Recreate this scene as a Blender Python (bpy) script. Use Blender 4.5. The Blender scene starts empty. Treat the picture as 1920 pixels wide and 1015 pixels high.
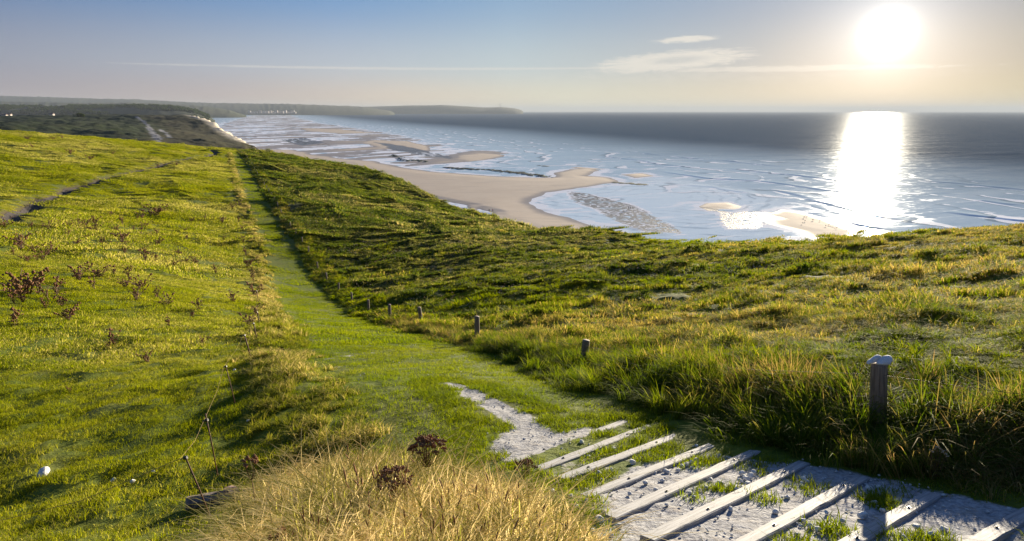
import bpy, bmesh, math, random
import numpy as np
from mathutils import Vector, Matrix

R = math.radians
rnd = random.Random(7)
rng = np.random.default_rng(11)
sc = bpy.context.scene
COL = sc.collection

# ------------------------------------------------------------------ camera
EYE = 50.0
F = 1144.0
PITCH = math.atan(299.0 / F)
cam_d = bpy.data.cameras.new('camera')
cam = bpy.data.objects.new('camera', cam_d)
COL.objects.link(cam)
cam.location = (0, 0, EYE)
cam.rotation_euler = (math.pi / 2 - PITCH, 0, 0)
cam_d.sensor_width = 36.0
cam_d.lens = 36.0 * F / 1920.0
cam_d.clip_start = 0.05
cam_d.clip_end = 120000
sc.camera = cam

# ------------------------------------------------------------------ light, sky, exposure
SUN_AZ = R(30.0)          # to the right of +Y
SUN_EL = R(7.0)
SKY_EL = R(5.7)
sun_dir = Vector((math.sin(SUN_AZ) * math.cos(SUN_EL), math.cos(SUN_AZ) * math.cos(SUN_EL), math.sin(SUN_EL)))
sd = bpy.data.lights.new('sun', 'SUN')
sd.energy = 5.0
sd.angle = R(0.6)
sd.color = (1.0, 0.86, 0.64)
so = bpy.data.objects.new('sun', sd)
COL.objects.link(so)
so.rotation_euler = (-sun_dir).to_track_quat('-Z', 'Y').to_euler()
so.location = (0, 0, 300)

sc.view_settings.view_transform = 'Standard'
sc.view_settings.look = 'None'
sc.view_settings.gamma = 1.0
sc.view_settings.exposure = 1.6
sc.render.engine = 'CYCLES'
sc.cycles.use_denoising = True
sc.cycles.max_bounces = 6
sc.cycles.diffuse_bounces = 2
sc.cycles.glossy_bounces = 2
sc.cycles.transmission_bounces = 3
sc.cycles.transparent_max_bounces = 6
sc.cycles.volume_bounces = 0
sc.cycles.sample_clamp_indirect = 4.0


class NT:
    """tiny node-tree helper"""
    def __init__(self, tree):
        self.t = tree
    def n(self, kind, ins=None, **props):
        nd = self.t.nodes.new(kind)
        for k, v in props.items():
            setattr(nd, k, v)
        for k, v in (ins or {}).items():
            s = nd.inputs[k]
            if isinstance(v, bpy.types.NodeSocket):
                self.t.links.new(v, s)
            elif isinstance(v, bpy.types.Node):
                self.t.links.new(v.outputs[0], s)
            else:
                s.default_value = v
        return nd
    def math(self, op, a, b=0.0, c=0.0, clamp=False):
        nd = self.n('ShaderNodeMath', {0: a, 1: b, 2: c}, operation=op)
        nd.use_clamp = clamp
        return nd.outputs[0]
    def mix(self, f, a, b, blend='MIX'):
        nd = self.n('ShaderNodeMix', {}, data_type='RGBA', blend_type=blend)
        for idx, v in ((0, f), (6, a), (7, b)):
            if isinstance(v, bpy.types.NodeSocket):
                self.t.links.new(v, nd.inputs[idx])
            else:
                if idx and len(v) == 3:
                    v = (*v, 1)
                nd.inputs[idx].default_value = v
        return nd.outputs[2]
    def ramp(self, f, stops, interp='LINEAR'):
        nd = self.n('ShaderNodeValToRGB', {0: f})
        cr = nd.color_ramp
        cr.interpolation = interp
        while len(cr.elements) < len(stops):
            cr.elements.new(0.5)
        for e, (p, c) in zip(cr.elements, stops):
            e.position = p
            e.color = (*c, 1) if len(c) == 3 else c
        return nd.outputs[0]
    def smooth(self, v, a, b):
        nd = self.n('ShaderNodeMapRange', {0: v, 1: a, 2: b, 3: 0.0, 4: 1.0}, interpolation_type='SMOOTHSTEP')
        return nd.outputs[0]
    def noise(self, vec, scale, detail=3.0, rough=0.5, dist=0.0):
        return self.n('ShaderNodeTexNoise', {'Vector': vec, 'Scale': scale, 'Detail': detail, 'Roughness': rough, 'Distortion': dist}).outputs[0]
    def scale(self, vec, s):
        return self.n('ShaderNodeVectorMath', {0: vec, 1: s}, operation='MULTIPLY').outputs[0]


def build_world():
    w = bpy.data.worlds.new('World')
    sc.world = w
    w.use_nodes = True
    t = w.node_tree
    t.nodes.clear()
    N = NT(t)
    sky = N.n('ShaderNodeTexSky', sky_type='NISHITA', sun_disc=False, sun_elevation=SKY_EL, sun_rotation=SUN_AZ,
              altitude=50, air_density=1.0, dust_density=1.5, ozone_density=1.5)
    d = N.n('ShaderNodeTexCoord').outputs['Generated']
    sep = N.n('ShaderNodeSeparateXYZ', {0: d})
    x, y, z = sep.outputs
    el = N.math('ARCSINE', z)                                  # radians
    az = N.math('ARCTAN2', x, y)                               # 0 = +Y, + right
    eld = N.math('MULTIPLY', el, 57.2958)
    azd = N.math('MULTIPLY', az, 57.2958)
    azf = N.math('MULTIPLY_ADD', azd, 1 / 180.0, 0.5, clamp=True)   # -90..90 -> 0..1
    A = lambda deg: 0.5 + deg / 180.0
    g = lambda r, gg, b: ((r / 255) ** 2.2, (gg / 255) ** 2.2, (b / 255) ** 2.2)
    hor = N.ramp(azf, [(0, g(150, 142, 152)), (A(-40), g(168, 157, 163)), (A(-25), g(196, 178, 172)), (A(-10), g(236, 216, 190)),
                       (A(5), g(238, 232, 202)), (A(20), g(224, 216, 188)), (A(31), g(222, 210, 178)), (A(42), g(188, 184, 140)), (1, g(150, 148, 125))])
    mid = N.ramp(azf, [(0, g(140, 146, 165)), (A(-40), g(152, 158, 176)), (A(-15), g(190, 199, 210)), (A(0), g(197, 211, 216)),
                       (A(20), g(182, 188, 192)), (A(31), g(208, 200, 190)), (A(42), g(160, 160, 150)), (1, g(135, 140, 145))])
    top = N.ramp(azf, [(0, g(80, 112, 158)), (A(-40), g(90, 128, 178)), (A(-15), g(118, 160, 208)), (A(0), g(142, 176, 210)),
                       (A(20), g(142, 164, 192)), (A(42), g(132, 146, 166)), (1, g(110, 125, 150))])
    c = N.mix(N.smooth(eld, 0.3, 4.2), hor, mid)
    c = N.mix(N.smooth(eld, 3.2, 10.0), c, top)
    c = N.mix(N.smooth(eld, 9.0, 55.0), c, g(70, 105, 165))
    # thin cirrus: streaky, in sky angles
    P = N.n('ShaderNodeCombineXYZ', {0: azd, 1: eld, 2: 0.0}).outputs[0]
    wsp = N.noise(N.scale(P, (0.16, 2.2, 1)), 1.0, 6, 0.62, 0.6)
    fine = N.noise(N.scale(P, (0.7, 5.0, 1)), 1.0, 6, 0.65, 0.8)
    def blob(a0, e0, ra, re, tilt=0.0):
        da = N.math('SUBTRACT', azd, a0)
        de = N.math('SUBTRACT', N.math('SUBTRACT', eld, e0), N.math('MULTIPLY', da, tilt))
        q = N.math('ADD', N.math('POWER', N.math('DIVIDE', da, ra), 2.0), N.math('POWER', N.math('DIVIDE', de, re), 2.0))
        return N.math('SUBTRACT', 1.0, q, clamp=False)
    def solid(b, k=1.6, s=0.9):
        v = N.math('ADD', b, N.math('MULTIPLY', N.math('SUBTRACT', fine, 0.5), k))
        return N.smooth(v, 0.0, s)
    b1 = solid(blob(15.0, 5.9, 3.1, 0.34, 0.04), 2.0)
    b2 = solid(blob(13.6, 4.15, 7.6, 0.95, 0.07), 2.0, 0.8)
    b3 = N.math('MULTIPLY', solid(blob(23.5, 3.35, 13.5, 0.30, -0.01), 2.2), 0.75)
    b4 = N.math('MULTIPLY', solid(blob(-8.0, 3.62, 28.0, 0.14, 0.004), 1.4), 0.55)
    b5 = N.math('MULTIPLY', solid(blob(18.0, 3.0, 20.0, 0.9, 0.0), 4.0, 2.0), 0.35)
    m = N.math('MAXIMUM', N.math('MAXIMUM', b1, N.math('MULTIPLY', b2, 1.0)), N.math('MAXIMUM', b3, N.math('MAXIMUM', b4, b5)))
    c = N.mix(N.math('MULTIPLY', m, 0.8), c, g(238, 234, 224))
    # darker middle of the lens cloud
    c = N.mix(N.math('MULTIPLY', solid(blob(14.6, 4.25, 3.4, 0.42, 0.05), 1.2, 1.2), 0.55), c, g(170, 182, 190))
    # aureole round the sun
    sv = (math.sin(SUN_AZ) * math.cos(SKY_EL), math.cos(SUN_AZ) * math.cos(SKY_EL), math.sin(SKY_EL))
    dt = N.n('ShaderNodeVectorMath', {0: d, 1: sv}, operation='DOT_PRODUCT').outputs['Value']
    ang = N.math('MULTIPLY', N.math('ARCCOSINE', N.math('MINIMUM', dt, 1.0)), 57.2958)
    glow = N.math('ADD', N.math('MULTIPLY', N.math('EXPONENT', N.math('MULTIPLY', N.math('POWER', N.math('DIVIDE', ang, 1.15), 2.0), -1.0)), 2.6),
                  N.math('MULTIPLY', N.math('ADD', N.math('MULTIPLY', N.math('EXPONENT', N.math('DIVIDE', ang, -2.3)), 0.95), N.math('MULTIPLY', N.math('EXPONENT', N.math('DIVIDE', ang, -7.0)), 0.22)), 1.0))
    glc = N.n('ShaderNodeVectorMath', {0: (1.0, 0.97, 0.92), 'Scale': glow}, operation='SCALE').outputs[0]
    c = N.n('ShaderNodeVectorMath', {0: c, 1: glc}, operation='ADD').outputs[0]
    # display values -> scene values under the exposure, at Background strength 0.1
    k = 10.0 / (2 ** sc.view_settings.exposure)
    c = N.n('ShaderNodeVectorMath', {0: c, 'Scale': k * 0.92}, operation='SCALE').outputs[0]
    c = N.mix(0.985, sky.outputs[0], c)
    bg = N.n('ShaderNodeBackground', {0: c, 1: 0.1})
    N.n('ShaderNodeOutputWorld', {0: bg})
    w.cycles.sampling_method = 'MANUAL'
    w.cycles.sample_map_resolution = 512


build_world()

# ------------------------------------------------------------------ helpers
cp, sp = math.cos(PITCH), math.sin(PITCH)


def ray(px, py):
    dx = (px - 960.0) / F
    dy = -(py - 507.5) / F
    return dx, cp + dy * sp, dy * cp - sp


def onray(px, py, Y):
    dx, fy, uz = ray(px, py)
    t = Y / fy
    return (dx * t, Y, EYE + uz * t)


def onsea(px, py, z=0.0):
    dx, fy, uz = ray(px, py)
    t = (z - EYE) / uz
    return (dx * t, fy * t)


def _hash(ix, iy, seed):
    h = (ix.astype(np.int64) * 374761393 + iy.astype(np.int64) * 668265263 + seed * 1442695041) & 0x7fffffff
    h = ((h ^ (h >> 13)) * 1274126177) & 0x7fffffff
    h = (h ^ (h >> 16)) & 0x7fffffff
    return h


def pnoise(x, y, seed=0):
    ix = np.floor(x); iy = np.floor(y)
    fx = x - ix; fy = y - iy
    u = fx * fx * fx * (fx * (fx * 6 - 15) + 10)
    v = fy * fy * fy * (fy * (fy * 6 - 15) + 10)
    def gr(ax, ay, dx, dy):
        a = _hash(ax, ay, seed) * (2 * math.pi / 0x7fffffff)
        return np.cos(a) * dx + np.sin(a) * dy
    n00 = gr(ix, iy, fx, fy); n10 = gr(ix + 1, iy, fx - 1, fy)
    n01 = gr(ix, iy + 1, fx, fy - 1); n11 = gr(ix + 1, iy + 1, fx - 1, fy - 1)
    return (n00 * (1 - u) + n10 * u) * (1 - v) + (n01 * (1 - u) + n11 * u) * v   # about -0.7..0.7


def fbm(x, y, octs=4, seed=0, gain=0.5):
    s = 0; a = 1.0
    for i in range(octs):
        s = s + a * pnoise(x * 2 ** i, y * 2 ** i, seed + i * 17)
        a *= gain
    return s


def sstep(a, b, v):
    t = np.clip((v - a) / (b - a), 0, 1)
    return t * t * (3 - 2 * t)


def line_dist(x, y, pts):
    """unsigned distance to a polyline, signed side (+ = right of travel), arc position"""
    best = np.full(x.shape, 1e18); side = np.zeros(x.shape); arc = np.zeros(x.shape); s0 = 0.0
    for (ax, ay), (bx, by) in zip(pts[:-1], pts[1:]):
        ex, ey = bx - ax, by - ay
        L2 = ex * ex + ey * ey + 1e-12
        t = np.clip(((x - ax) * ex + (y - ay) * ey) / L2, 0, 1)
        dx = x - ax - t * ex; dy = y - ay - t * ey
        d = dx * dx + dy * dy
        m = d < best - 1e-9
        best = np.where(m, d, best)
        side = np.where(m, -(ex * (y - ay) - ey * (x - ax)), side)
        arc = np.where(m, s0 + t * math.sqrt(L2), arc)
        s0 += math.sqrt(L2)
    return np.sqrt(best), side, arc


def poly_sdf(x, y, poly):
    """positive inside"""
    d, _, _ = line_dist(x, y, list(poly) + [poly[0]])
    inside = np.zeros(x.shape, bool)
    n = len(poly)
    for i in range(n):
        ax, ay = poly[i]; bx, by = poly[(i + 1) % n]
        c = ((ay > y) != (by > y)) & (x < (bx - ax) * (y - ay) / ((by - ay) if by != ay else 1e-12) + ax)
        inside ^= c
    return np.where(inside, d, -d)


def tps_fit(P, Z, lam):
    n = len(P)
    d2 = ((P[:, None] - P[None]) ** 2).sum(-1)
    K = np.where(d2 > 0, d2 * np.log(np.maximum(d2, 1e-12)), 0)
    K = K + lam * np.eye(n)
    Q = np.c_[np.ones(n), P]
    M = np.zeros((n + 3, n + 3)); M[:n, :n] = K; M[:n, n:] = Q; M[n:, :n] = Q.T
    return np.linalg.solve(M, np.r_[Z, 0, 0, 0])


def tps_eval(P, w, q):
    out = np.empty(len(q))
    n = len(P)
    for i in range(0, len(q), 60000):
        b = q[i:i + 60000]
        d2 = ((b[:, None] - P[None]) ** 2).sum(-1)
        K = d2 * np.log(np.maximum(d2, 1e-12))
        out[i:i + 60000] = K @ w[:n] + w[n] + b @ w[n + 1:]
    return out


def link(o, parent=None, label=None, cat=None, group=None, kind=None):
    COL.objects.link(o)
    if parent is not None:
        o.parent = parent
    if label: o['label'] = label
    if cat: o['category'] = cat
    if group: o['group'] = group
    if kind: o['kind'] = kind
    return o


def mesh_np(name, V, Fq, mat, smooth=True):
    """fast mesh from numpy quads (n,4) or list of faces"""
    me = bpy.data.meshes.new(name)
    if isinstance(Fq, np.ndarray):
        k = Fq.shape[1]
        me.vertices.add(len(V)); me.vertices.foreach_set('co', np.asarray(V, np.float32).ravel())
        me.loops.add(Fq.size); me.loops.foreach_set('vertex_index', Fq.astype(np.int32).ravel())
        me.polygons.add(len(Fq)); me.polygons.foreach_set('loop_start', np.arange(0, Fq.size, k, dtype=np.int32))
        me.update(calc_edges=True)
    else:
        me.from_pydata([tuple(v) for v in V], [], Fq)
        me.update()
    if smooth:
        me.polygons.foreach_set('use_smooth', np.ones(len(me.polygons), bool))
    if mat: me.materials.append(mat)
    return me


def color_attr(me, name, rgba):
    a = me.color_attributes.new(name, 'FLOAT_COLOR', 'POINT')
    a.data.foreach_set('color', np.asarray(rgba, np.float32).ravel())


def grid_faces(nr, nc):
    i = np.arange(nr * nc).reshape(nr, nc)
    return np.stack([i[:-1, :-1], i[:-1, 1:], i[1:, 1:], i[1:, :-1]], -1).reshape(-1, 4)


def empty(name, loc, **kw):
    o = bpy.data.objects.new(name, None)
    o.location = loc
    o.empty_display_size = 0.1
    return link(o, **kw)


# ------------------------------------------------------------------ materials
def new_mat(name):
    m = bpy.data.materials.new(name)
    m.use_nodes = True
    m.node_tree.nodes.clear()
    N = NT(m.node_tree)
    return m, N


def finish(N, shader, disp=None):
    o = N.n('ShaderNodeOutputMaterial')
    N.t.links.new(shader.outputs[0], o.inputs[0])


def simple_mat(name, col, rough=0.8, var=0.25, scale=20.0, bump=0.3, bdist=0.01, stretch=(1, 1, 1), col2=None, metal=0.0):
    m, N = new_mat(name)
    tc = N.n('ShaderNodeTexCoord').outputs['Object']
    v = N.scale(tc, stretch)
    nz = N.noise(v, scale, 5, 0.6)
    c2 = col2 or tuple(c * (1 - var) for c in col)
    c = N.mix(N.smooth(nz, 0.35, 0.65), c2, col)
    bp = N.n('ShaderNodeBump', {'Strength': bump, 'Distance': bdist, 'Height': nz})
    p = N.n('ShaderNodeBsdfPrincipled', {'Base Color': c, 'Roughness': rough, 'Metallic': metal, 'Normal': bp.outputs[0]})
    finish(N, p)
    return m


def blade_mat(name, cols, dry, zone_scale=0.5, dry_amt=(0.45, 0.65), trans=0.5, tip=None, rough_cols=None):
    """grass blades: cols = two greens, dry = straw colour; patchy in the world, varied per blade"""
    m, N = new_mat(name)
    pos = N.n('ShaderNodeNewGeometry').outputs['Position']
    at = N.n('ShaderNodeAttribute', attribute_name='bl', attribute_type='GEOMETRY')
    sp_ = N.n('ShaderNodeSeparateColor', {0: at.outputs['Color']})
    var, hgt = sp_.outputs[0], sp_.outputs[1]
    patch = N.noise(pos, zone_scale, 3, 0.6)
    patch2 = N.noise(pos, zone_scale * 0.17, 2, 0.5)
    g = N.mix(N.math('MULTIPLY_ADD', N.math('SUBTRACT', patch, 0.5), 2.2, var, clamp=True), cols[0], cols[1])
    df = N.math('ADD', N.math('ADD', N.math('MULTIPLY', N.math('SUBTRACT', patch2, 0.5), 1.6), N.math('MULTIPLY', N.math('SUBTRACT', patch, 0.5), 0.9)), N.math('MULTIPLY', var, 0.75))
    c = N.mix(N.smooth(df, dry_amt[0], dry_amt[1]), g, dry)
    if tip:
        c = N.mix(N.smooth(hgt, 0.55, 1.0), c, tip)
    dfs = N.n('ShaderNodeBsdfPrincipled', {'Base Color': c, 'Roughness': 0.75, 'Specular IOR Level': 0.06})
    c2 = N.n('ShaderNodeHueSaturation', {'Hue': 0.49, 'Saturation': 1.1, 'Value': 1.9, 'Color': c}).outputs[0]
    tr = N.n('ShaderNodeBsdfTranslucent', {'Color': c2})
    mx = N.n('ShaderNodeMixShader', {0: trans, 1: dfs.outputs[0], 2: tr.outputs[0]})
    finish(N, mx)
    return m


M_pasture = blade_mat('pasture_blades', ((0.115, 0.150, 0.011), (0.225, 0.235, 0.018)), (0.42, 0.38, 0.12), 0.35, (0.40, 0.95))
M_path = blade_mat('path_blades', ((0.095, 0.140, 0.011), (0.175, 0.205, 0.016)), (0.32, 0.29, 0.08), 0.5, (0.7, 1.1))
M_meadow = blade_mat('meadow_blades', ((0.080, 0.125, 0.010), (0.185, 0.205, 0.014)), (0.38, 0.30, 0.09), 0.6, (0.40, 0.85), 0.5)
M_scrub = blade_mat('scrub_leaves', ((0.045, 0.080, 0.011), (0.150, 0.170, 0.022)), (0.38, 0.33, 0.12), 0.25, (0.50, 0.95), 0.42)
M_dry = blade_mat('dry_blades', ((0.17, 0.18, 0.03), (0.42, 0.37, 0.12)), (0.74, 0.62, 0.34), 1.2, (0.05, 0.62), 0.6)
M_tuss = blade_mat('tussock_blades', ((0.10, 0.13, 0.014), (0.22, 0.22, 0.03)), (0.50, 0.41, 0.16), 1.6, (0.25, 0.75), 0.5)
M_stem = simple_mat('dead_stem_brown', (0.14, 0.075, 0.035), 0.8, 0.5, 60)
M_seed = simple_mat('seed_brown', (0.30, 0.135, 0.05), 0.9, 0.6, 90)
M_pale_seed = simple_mat('seed_pale', (0.50, 0.42, 0.30), 0.9, 0.4, 90)
M_chalk = simple_mat('chalk_stone', (0.70, 0.70, 0.68), 0.85, 0.25, 14, 0.5, 0.01)
M_stake = simple_mat('rusty_stake', (0.13, 0.045, 0.02), 0.7, 0.5, 60, 0.3)
M_black = simple_mat('black_insulator', (0.02, 0.02, 0.02), 0.4, 0.3, 40)
M_twine = simple_mat('straw_twine', (0.42, 0.28, 0.10), 0.7, 0.4, 60)
M_wire = simple_mat('rusted_wire', (0.10, 0.06, 0.04), 0.6, 0.4, 60, metal=0.3)
M_bolt = simple_mat('steel_bolt', (0.16, 0.16, 0.17), 0.45, 0.4, 60, metal=0.8)
M_algae = simple_mat('algae_rock', (0.035, 0.075, 0.02), 0.7, 0.6, 0.9, 0.6, 0.1, col2=(0.018, 0.022, 0.018))


def wood_mat(name, c1, c2, stretch):
    m, N = new_mat(name)
    tc = N.n('ShaderNodeTexCoord').outputs['Object']
    g1 = N.noise(N.scale(tc, stretch), 9.0, 8, 0.65, 0.4)
    g2 = N.noise(tc, 5.0, 4, 0.6)
    c = N.mix(N.smooth(g1, 0.32, 0.68), c2, c1)
    c = N.mix(N.math('MULTIPLY', N.smooth(g2, 0.5, 0.75), 0.45), c, tuple(x * 0.65 for x in c1))
    cr = N.smooth(N.noise(N.scale(tc, tuple(s * 1.6 for s in stretch)), 14.0, 2, 0.5), 0.66, 0.72)
    c = N.mix(N.math('MULTIPLY', cr, 0.7), c, (0.03, 0.028, 0.026))
    bp = N.n('ShaderNodeBump', {'Strength': 0.5, 'Distance': 0.006, 'Height': N.math('SUBTRACT', g1, cr)})
    p = N.n('ShaderNodeBsdfPrincipled', {'Base Color': c, 'Roughness': 0.75, 'Normal': bp.outputs[0]})
    finish(N, p)
    return m


M_plank = wood_mat('weathered_board', (0.37, 0.37, 0.38), (0.17, 0.17, 0.175), (0.35, 9, 9))
M_post = wood_mat('old_post_wood', (0.27, 0.21, 0.16), (0.11, 0.08, 0.055), (9, 9, 0.5))


def ground_mat():
    m, N = new_mat('turf_and_chalk_ground')
    pos = N.n('ShaderNodeNewGeometry').outputs['Position']
    at = N.n('ShaderNodeAttribute', attribute_name='zones', attribute_type='GEOMETRY')
    s = N.n('ShaderNodeSeparateColor', {0: at.outputs['Color']})
    chalk, soil, scrub = s.outputs
    n1 = N.noise(pos, 0.6, 5, 0.6)
    n2 = N.noise(pos, 9.0, 5, 0.65)
    n3 = N.noise(pos, 34.0, 4, 0.7)
    turf = N.mix(N.smooth(n2, 0.35, 0.65), (0.060, 0.090, 0.008), (0.12, 0.145, 0.013))
    turf = N.mix(N.math('MULTIPLY', N.smooth(n1, 0.45, 0.7), 0.5), turf, (0.13, 0.12, 0.035))
    sc_ = N.mix(N.smooth(n2, 0.35, 0.65), (0.025, 0.035, 0.008), (0.065, 0.070, 0.016))
    c = N.mix(scrub, turf, sc_)
    so_ = N.mix(N.smooth(n2, 0.3, 0.7), (0.035, 0.022, 0.014), (0.09, 0.06, 0.035))
    c = N.mix(soil, c, so_)
    ch = N.mix(N.smooth(n3, 0.3, 0.7), (0.20, 0.20, 0.205), (0.42, 0.42, 0.43))
    ch = N.mix(N.math('MULTIPLY', N.smooth(n2, 0.5, 0.72), 0.5), ch, (0.30, 0.25, 0.19))
    cf = N.smooth(N.math('ADD', chalk, N.math('MULTIPLY', N.math('SUBTRACT', n2, 0.5), 0.7)), 0.42, 0.58)
    c = N.mix(cf, c, ch)
    h = N.math('ADD', N.math('MULTIPLY', n2, 0.04), N.math('MULTIPLY', n3, 0.012))
    bp = N.n('ShaderNodeBump', {'Strength': 0.8, 'Distance': 1.0, 'Height': h})
    p = N.n('ShaderNodeBsdfPrincipled', {'Base Color': c, 'Roughness': 0.9, 'Specular IOR Level': 0.15, 'Normal': bp.outputs[0]})
    finish(N, p)
    return m


M_ground = ground_mat()

# ------------------------------------------------------------------ terrain 1: the near downs
# (pixel x, pixel y, forward distance) triples read off the photograph, turned into points in space
near_ctrl = [
    # left pasture
    (20, 990, 4.0), (20, 700, 9.2), (20, 600, 14.0), (20, 500, 25), (20, 400, 46), (20, 300, 90), (20, 248, 150),
    (250, 900, 4.6), (250, 700, 9.5), (250, 600, 16), (250, 500, 32.5), (250, 420, 54), (250, 350, 78), (250, 300, 111), (250, 266, 160),
    (395, 970, 3.65), (440, 760, 6.6), (468, 672, 10.4), (100, 254, 155), (380, 276, 172), (400, 350, 86), (400, 450, 50), (400, 560, 23.5),
    # fence line and path (reading forward)
    (1093, 708, 8.5), (895, 645, 12.9), (792, 620, 17.0), (731, 604, 21), (691, 590, 25.8), (661, 572, 30.6), (635, 552, 35.4), (613, 530, 40), (596, 508, 44.6),
    (536, 420, 64), (500, 360, 88), (470, 312, 126), (442, 284, 170),
    # meadow on the right
    (1900, 700, 5.8), (1900, 550, 11.9), (1900, 474, 19.5), (1900, 438, 27), (1500, 700, 6.7), (1500, 600, 12), (1500, 500, 22.8), (1500, 458, 36),
    (1200, 650, 10.8), (1200, 550, 20.9), (1200, 480, 37.3), (1200, 451, 58), (1000, 560, 23), (1000, 500, 37.7), (1000, 452, 60), (1000, 438, 74),
    (1700, 447, 31), (1370, 464, 44), (1100, 440, 66),
    (800, 550, 28.8), (800, 480, 48), (800, 420, 73), (800, 377, 110), (900, 408, 98), (650, 450, 56.5), (650, 380, 85), (650, 314, 150),
    (560, 400, 71.5), (540, 330, 117), (540, 295, 180), (720, 334, 132), (600, 305, 165),
]
CP = [onray(*c) for c in near_ctrl]
# the flight of steps and the path below it run down one even slope
step_plane = lambda X, Y: EYE - (1.30 + 0.29 * Y)
for X, Y in ((-0.5, 2.2), (0.0, 3.8), (1.1, 5.2), (0.7, 2.6), (2.1, 3.9), (1.5, 1.5), (3.0, 2.8), (0.2, 5.6), (-1.3, 5.9), (0.4, 7.0), (-1.4, 8.5), (-3.2, 11), (-2.3, 12.5), (-4.8, 16),
             (-0.5, 0.5), (2.5, 0.2), (5, 1.0)):
    CP.append((X, Y, step_plane(X, Y) + (0.02 if Y > 1 else 0)))
for X, Y, dn in ((-3.6, 2.2, 2.35), (-6, 0, 1.8), (-2.2, 0.6, 1.55), (4.5, 4.6, 2.35), (7, 2.0, 1.5), (-12, 3, 2.8), (20, 5, 1.2), (3.3, 4.6, 2.42)):
    CP.append((X, Y, EYE - dn))
CP = np.array(CP)
SCALE_XY = 50.0
CPn = CP[:, :2] / SCALE_XY
W1 = tps_fit(CPn, CP[:, 2], 2e-5)

edge_px = [(1900, 428, 27), (1700, 438, 31), (1500, 449, 36), (1370, 456, 44), (1200, 444, 58), (1100, 436, 68), (1000, 434, 76), (935, 430, 86), (903, 408, 99),
           (800, 377, 112), (720, 334, 134), (650, 314, 152), (540, 295, 182), (475, 285, 205)]
EDGE = [(70, -10), (48, 18)] + [onray(*c)[:2] for c in edge_px] + [(-150, 350), (-232, 560)]

ridge_px = [(475, 284, 182), (442, 283, 178), (380, 276, 174), (250, 266, 165), (100, 254, 157), (20, 248, 153)]
RIDGE = [onray(*c)[:2] for c in ridge_px]
RIDGE = RIDGE + [(RIDGE[-1][0] - 90, RIDGE[-1][1] - 10)]

fence_px = [(1643, 808, 4.15), (1093, 712, 8.5), (895, 648, 12.9), (792, 620, 17.0), (731, 604, 21), (691, 590, 25.8), (661, 572, 30.6), (635, 552, 35.4), (613, 530, 40), (596, 508, 44.6),
            (580, 488, 49.5), (568, 470, 53), (556, 453, 57), (536, 420, 65), (512, 378, 80), (492, 342, 99), (474, 313, 126), (455, 292, 158), (444, 284, 176)]
FENCE = [onray(*c)[:2] for c in fence_px]
FENCE = [(5.2, 2.4)] + FENCE
strip_px = [(600, 835, 4.6), (560, 770, 6.0), (530, 690, 8.9), (512, 630, 13.2), (500, 560, 24), (492, 500, 40), (478, 440, 56), (455, 380, 76), (440, 330, 104), (432, 292, 155)]
STRIP = [onray(*c)[:2] for c in strip_px]


def base_h(x, y):
    sh = x.shape
    x = x.ravel(); y = y.ravel()
    q = np.c_[x, y] / SCALE_XY
    z = tps_eval(CPn, W1, q)
    d, side, _ = line_dist(x, y, EDGE)
    out = np.where(side > 0, d, 0)
    # beyond the brink the slope steepens and goes to the beach
    zz = np.where(out > 0, np.minimum(z, z * 0 + 60), z)
    ramp_ = np.where(out < 4, 0.08 * out ** 2, 1.28 + (out - 4) * 0.95)
    brink = z - ramp_
    zz = np.where(out > 0, brink, zz)
    # beyond the far ridge the ground falls away as well
    d2, side2, _ = line_dist(x, y, RIDGE)
    o2 = np.where((side2 > 0) & (y > 120) & (x < -60), d2, 0)
    f2 = np.where(o2 < 8, 0.012 * o2 ** 2, 0.77 + (o2 - 8) * 0.20)
    zz = np.where(o2 > 0, np.minimum(zz, np.where(out > 0, zz, z)) - f2, zz)
    zz = np.maximum(zz, -3.0)
    return zz.reshape(sh)


def micro(x, y):
    """small relief: tussocks in the meadow, low hummocks in the pasture, smooth on the path"""
    dF, sF, _ = line_dist(x, y, FENCE)
    dS, sS, _ = line_dist(x, y, STRIP)
    mead = sstep(-0.2, 0.8, np.where(sF > 0, dF, -dF))
    onpath = (1 - mead) * sstep(0.0, 0.6, np.where(sS > 0, dS, -dS))
    past = 1 - np.clip(mead + onpath, 0, 1)
    r = np.hypot(x, y)
    a = fbm(x * 1.1, y * 1.1, 3, 3) * 0.16 + fbm(x * 0.28, y * 0.28, 3, 9) * 0.24 * sstep(3, 14, r) + pnoise(x * 0.07, y * 0.07, 21) * 0.55 * sstep(18, 60, r)
    b = fbm(x * 1.7, y * 1.0, 3, 5) * 0.085 + np.maximum(0, pnoise(x * 0.9, y * 0.9, 55) - 0.25) * 0.2 + fbm(x * 0.42, y * 0.30, 3, 12) * 0.16 + pnoise(x * 0.09, y * 0.09, 31) * 0.5 * sstep(12, 50, r)
    c = fbm(x * 2.2, y * 2.2, 3, 7) * 0.02 + pnoise(x * 0.5, y * 0.5, 8) * 0.03
    z = mead * (a + 0.12 * sstep(0, 2.0, r - 3)) + past * b + onpath * c
    z += 0.15 * sstep(-0.40, 0.0, np.where(sF > 0, dF, -dF)) * sstep(14, 8, r)
    z += np.exp(-(dS / 0.35) ** 2) * 0.05 * sstep(3.5, 6, r)
    return z, mead, past, onpath


def H0(x, y):
    return base_h(x, y) + micro(x, y)[0]


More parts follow.
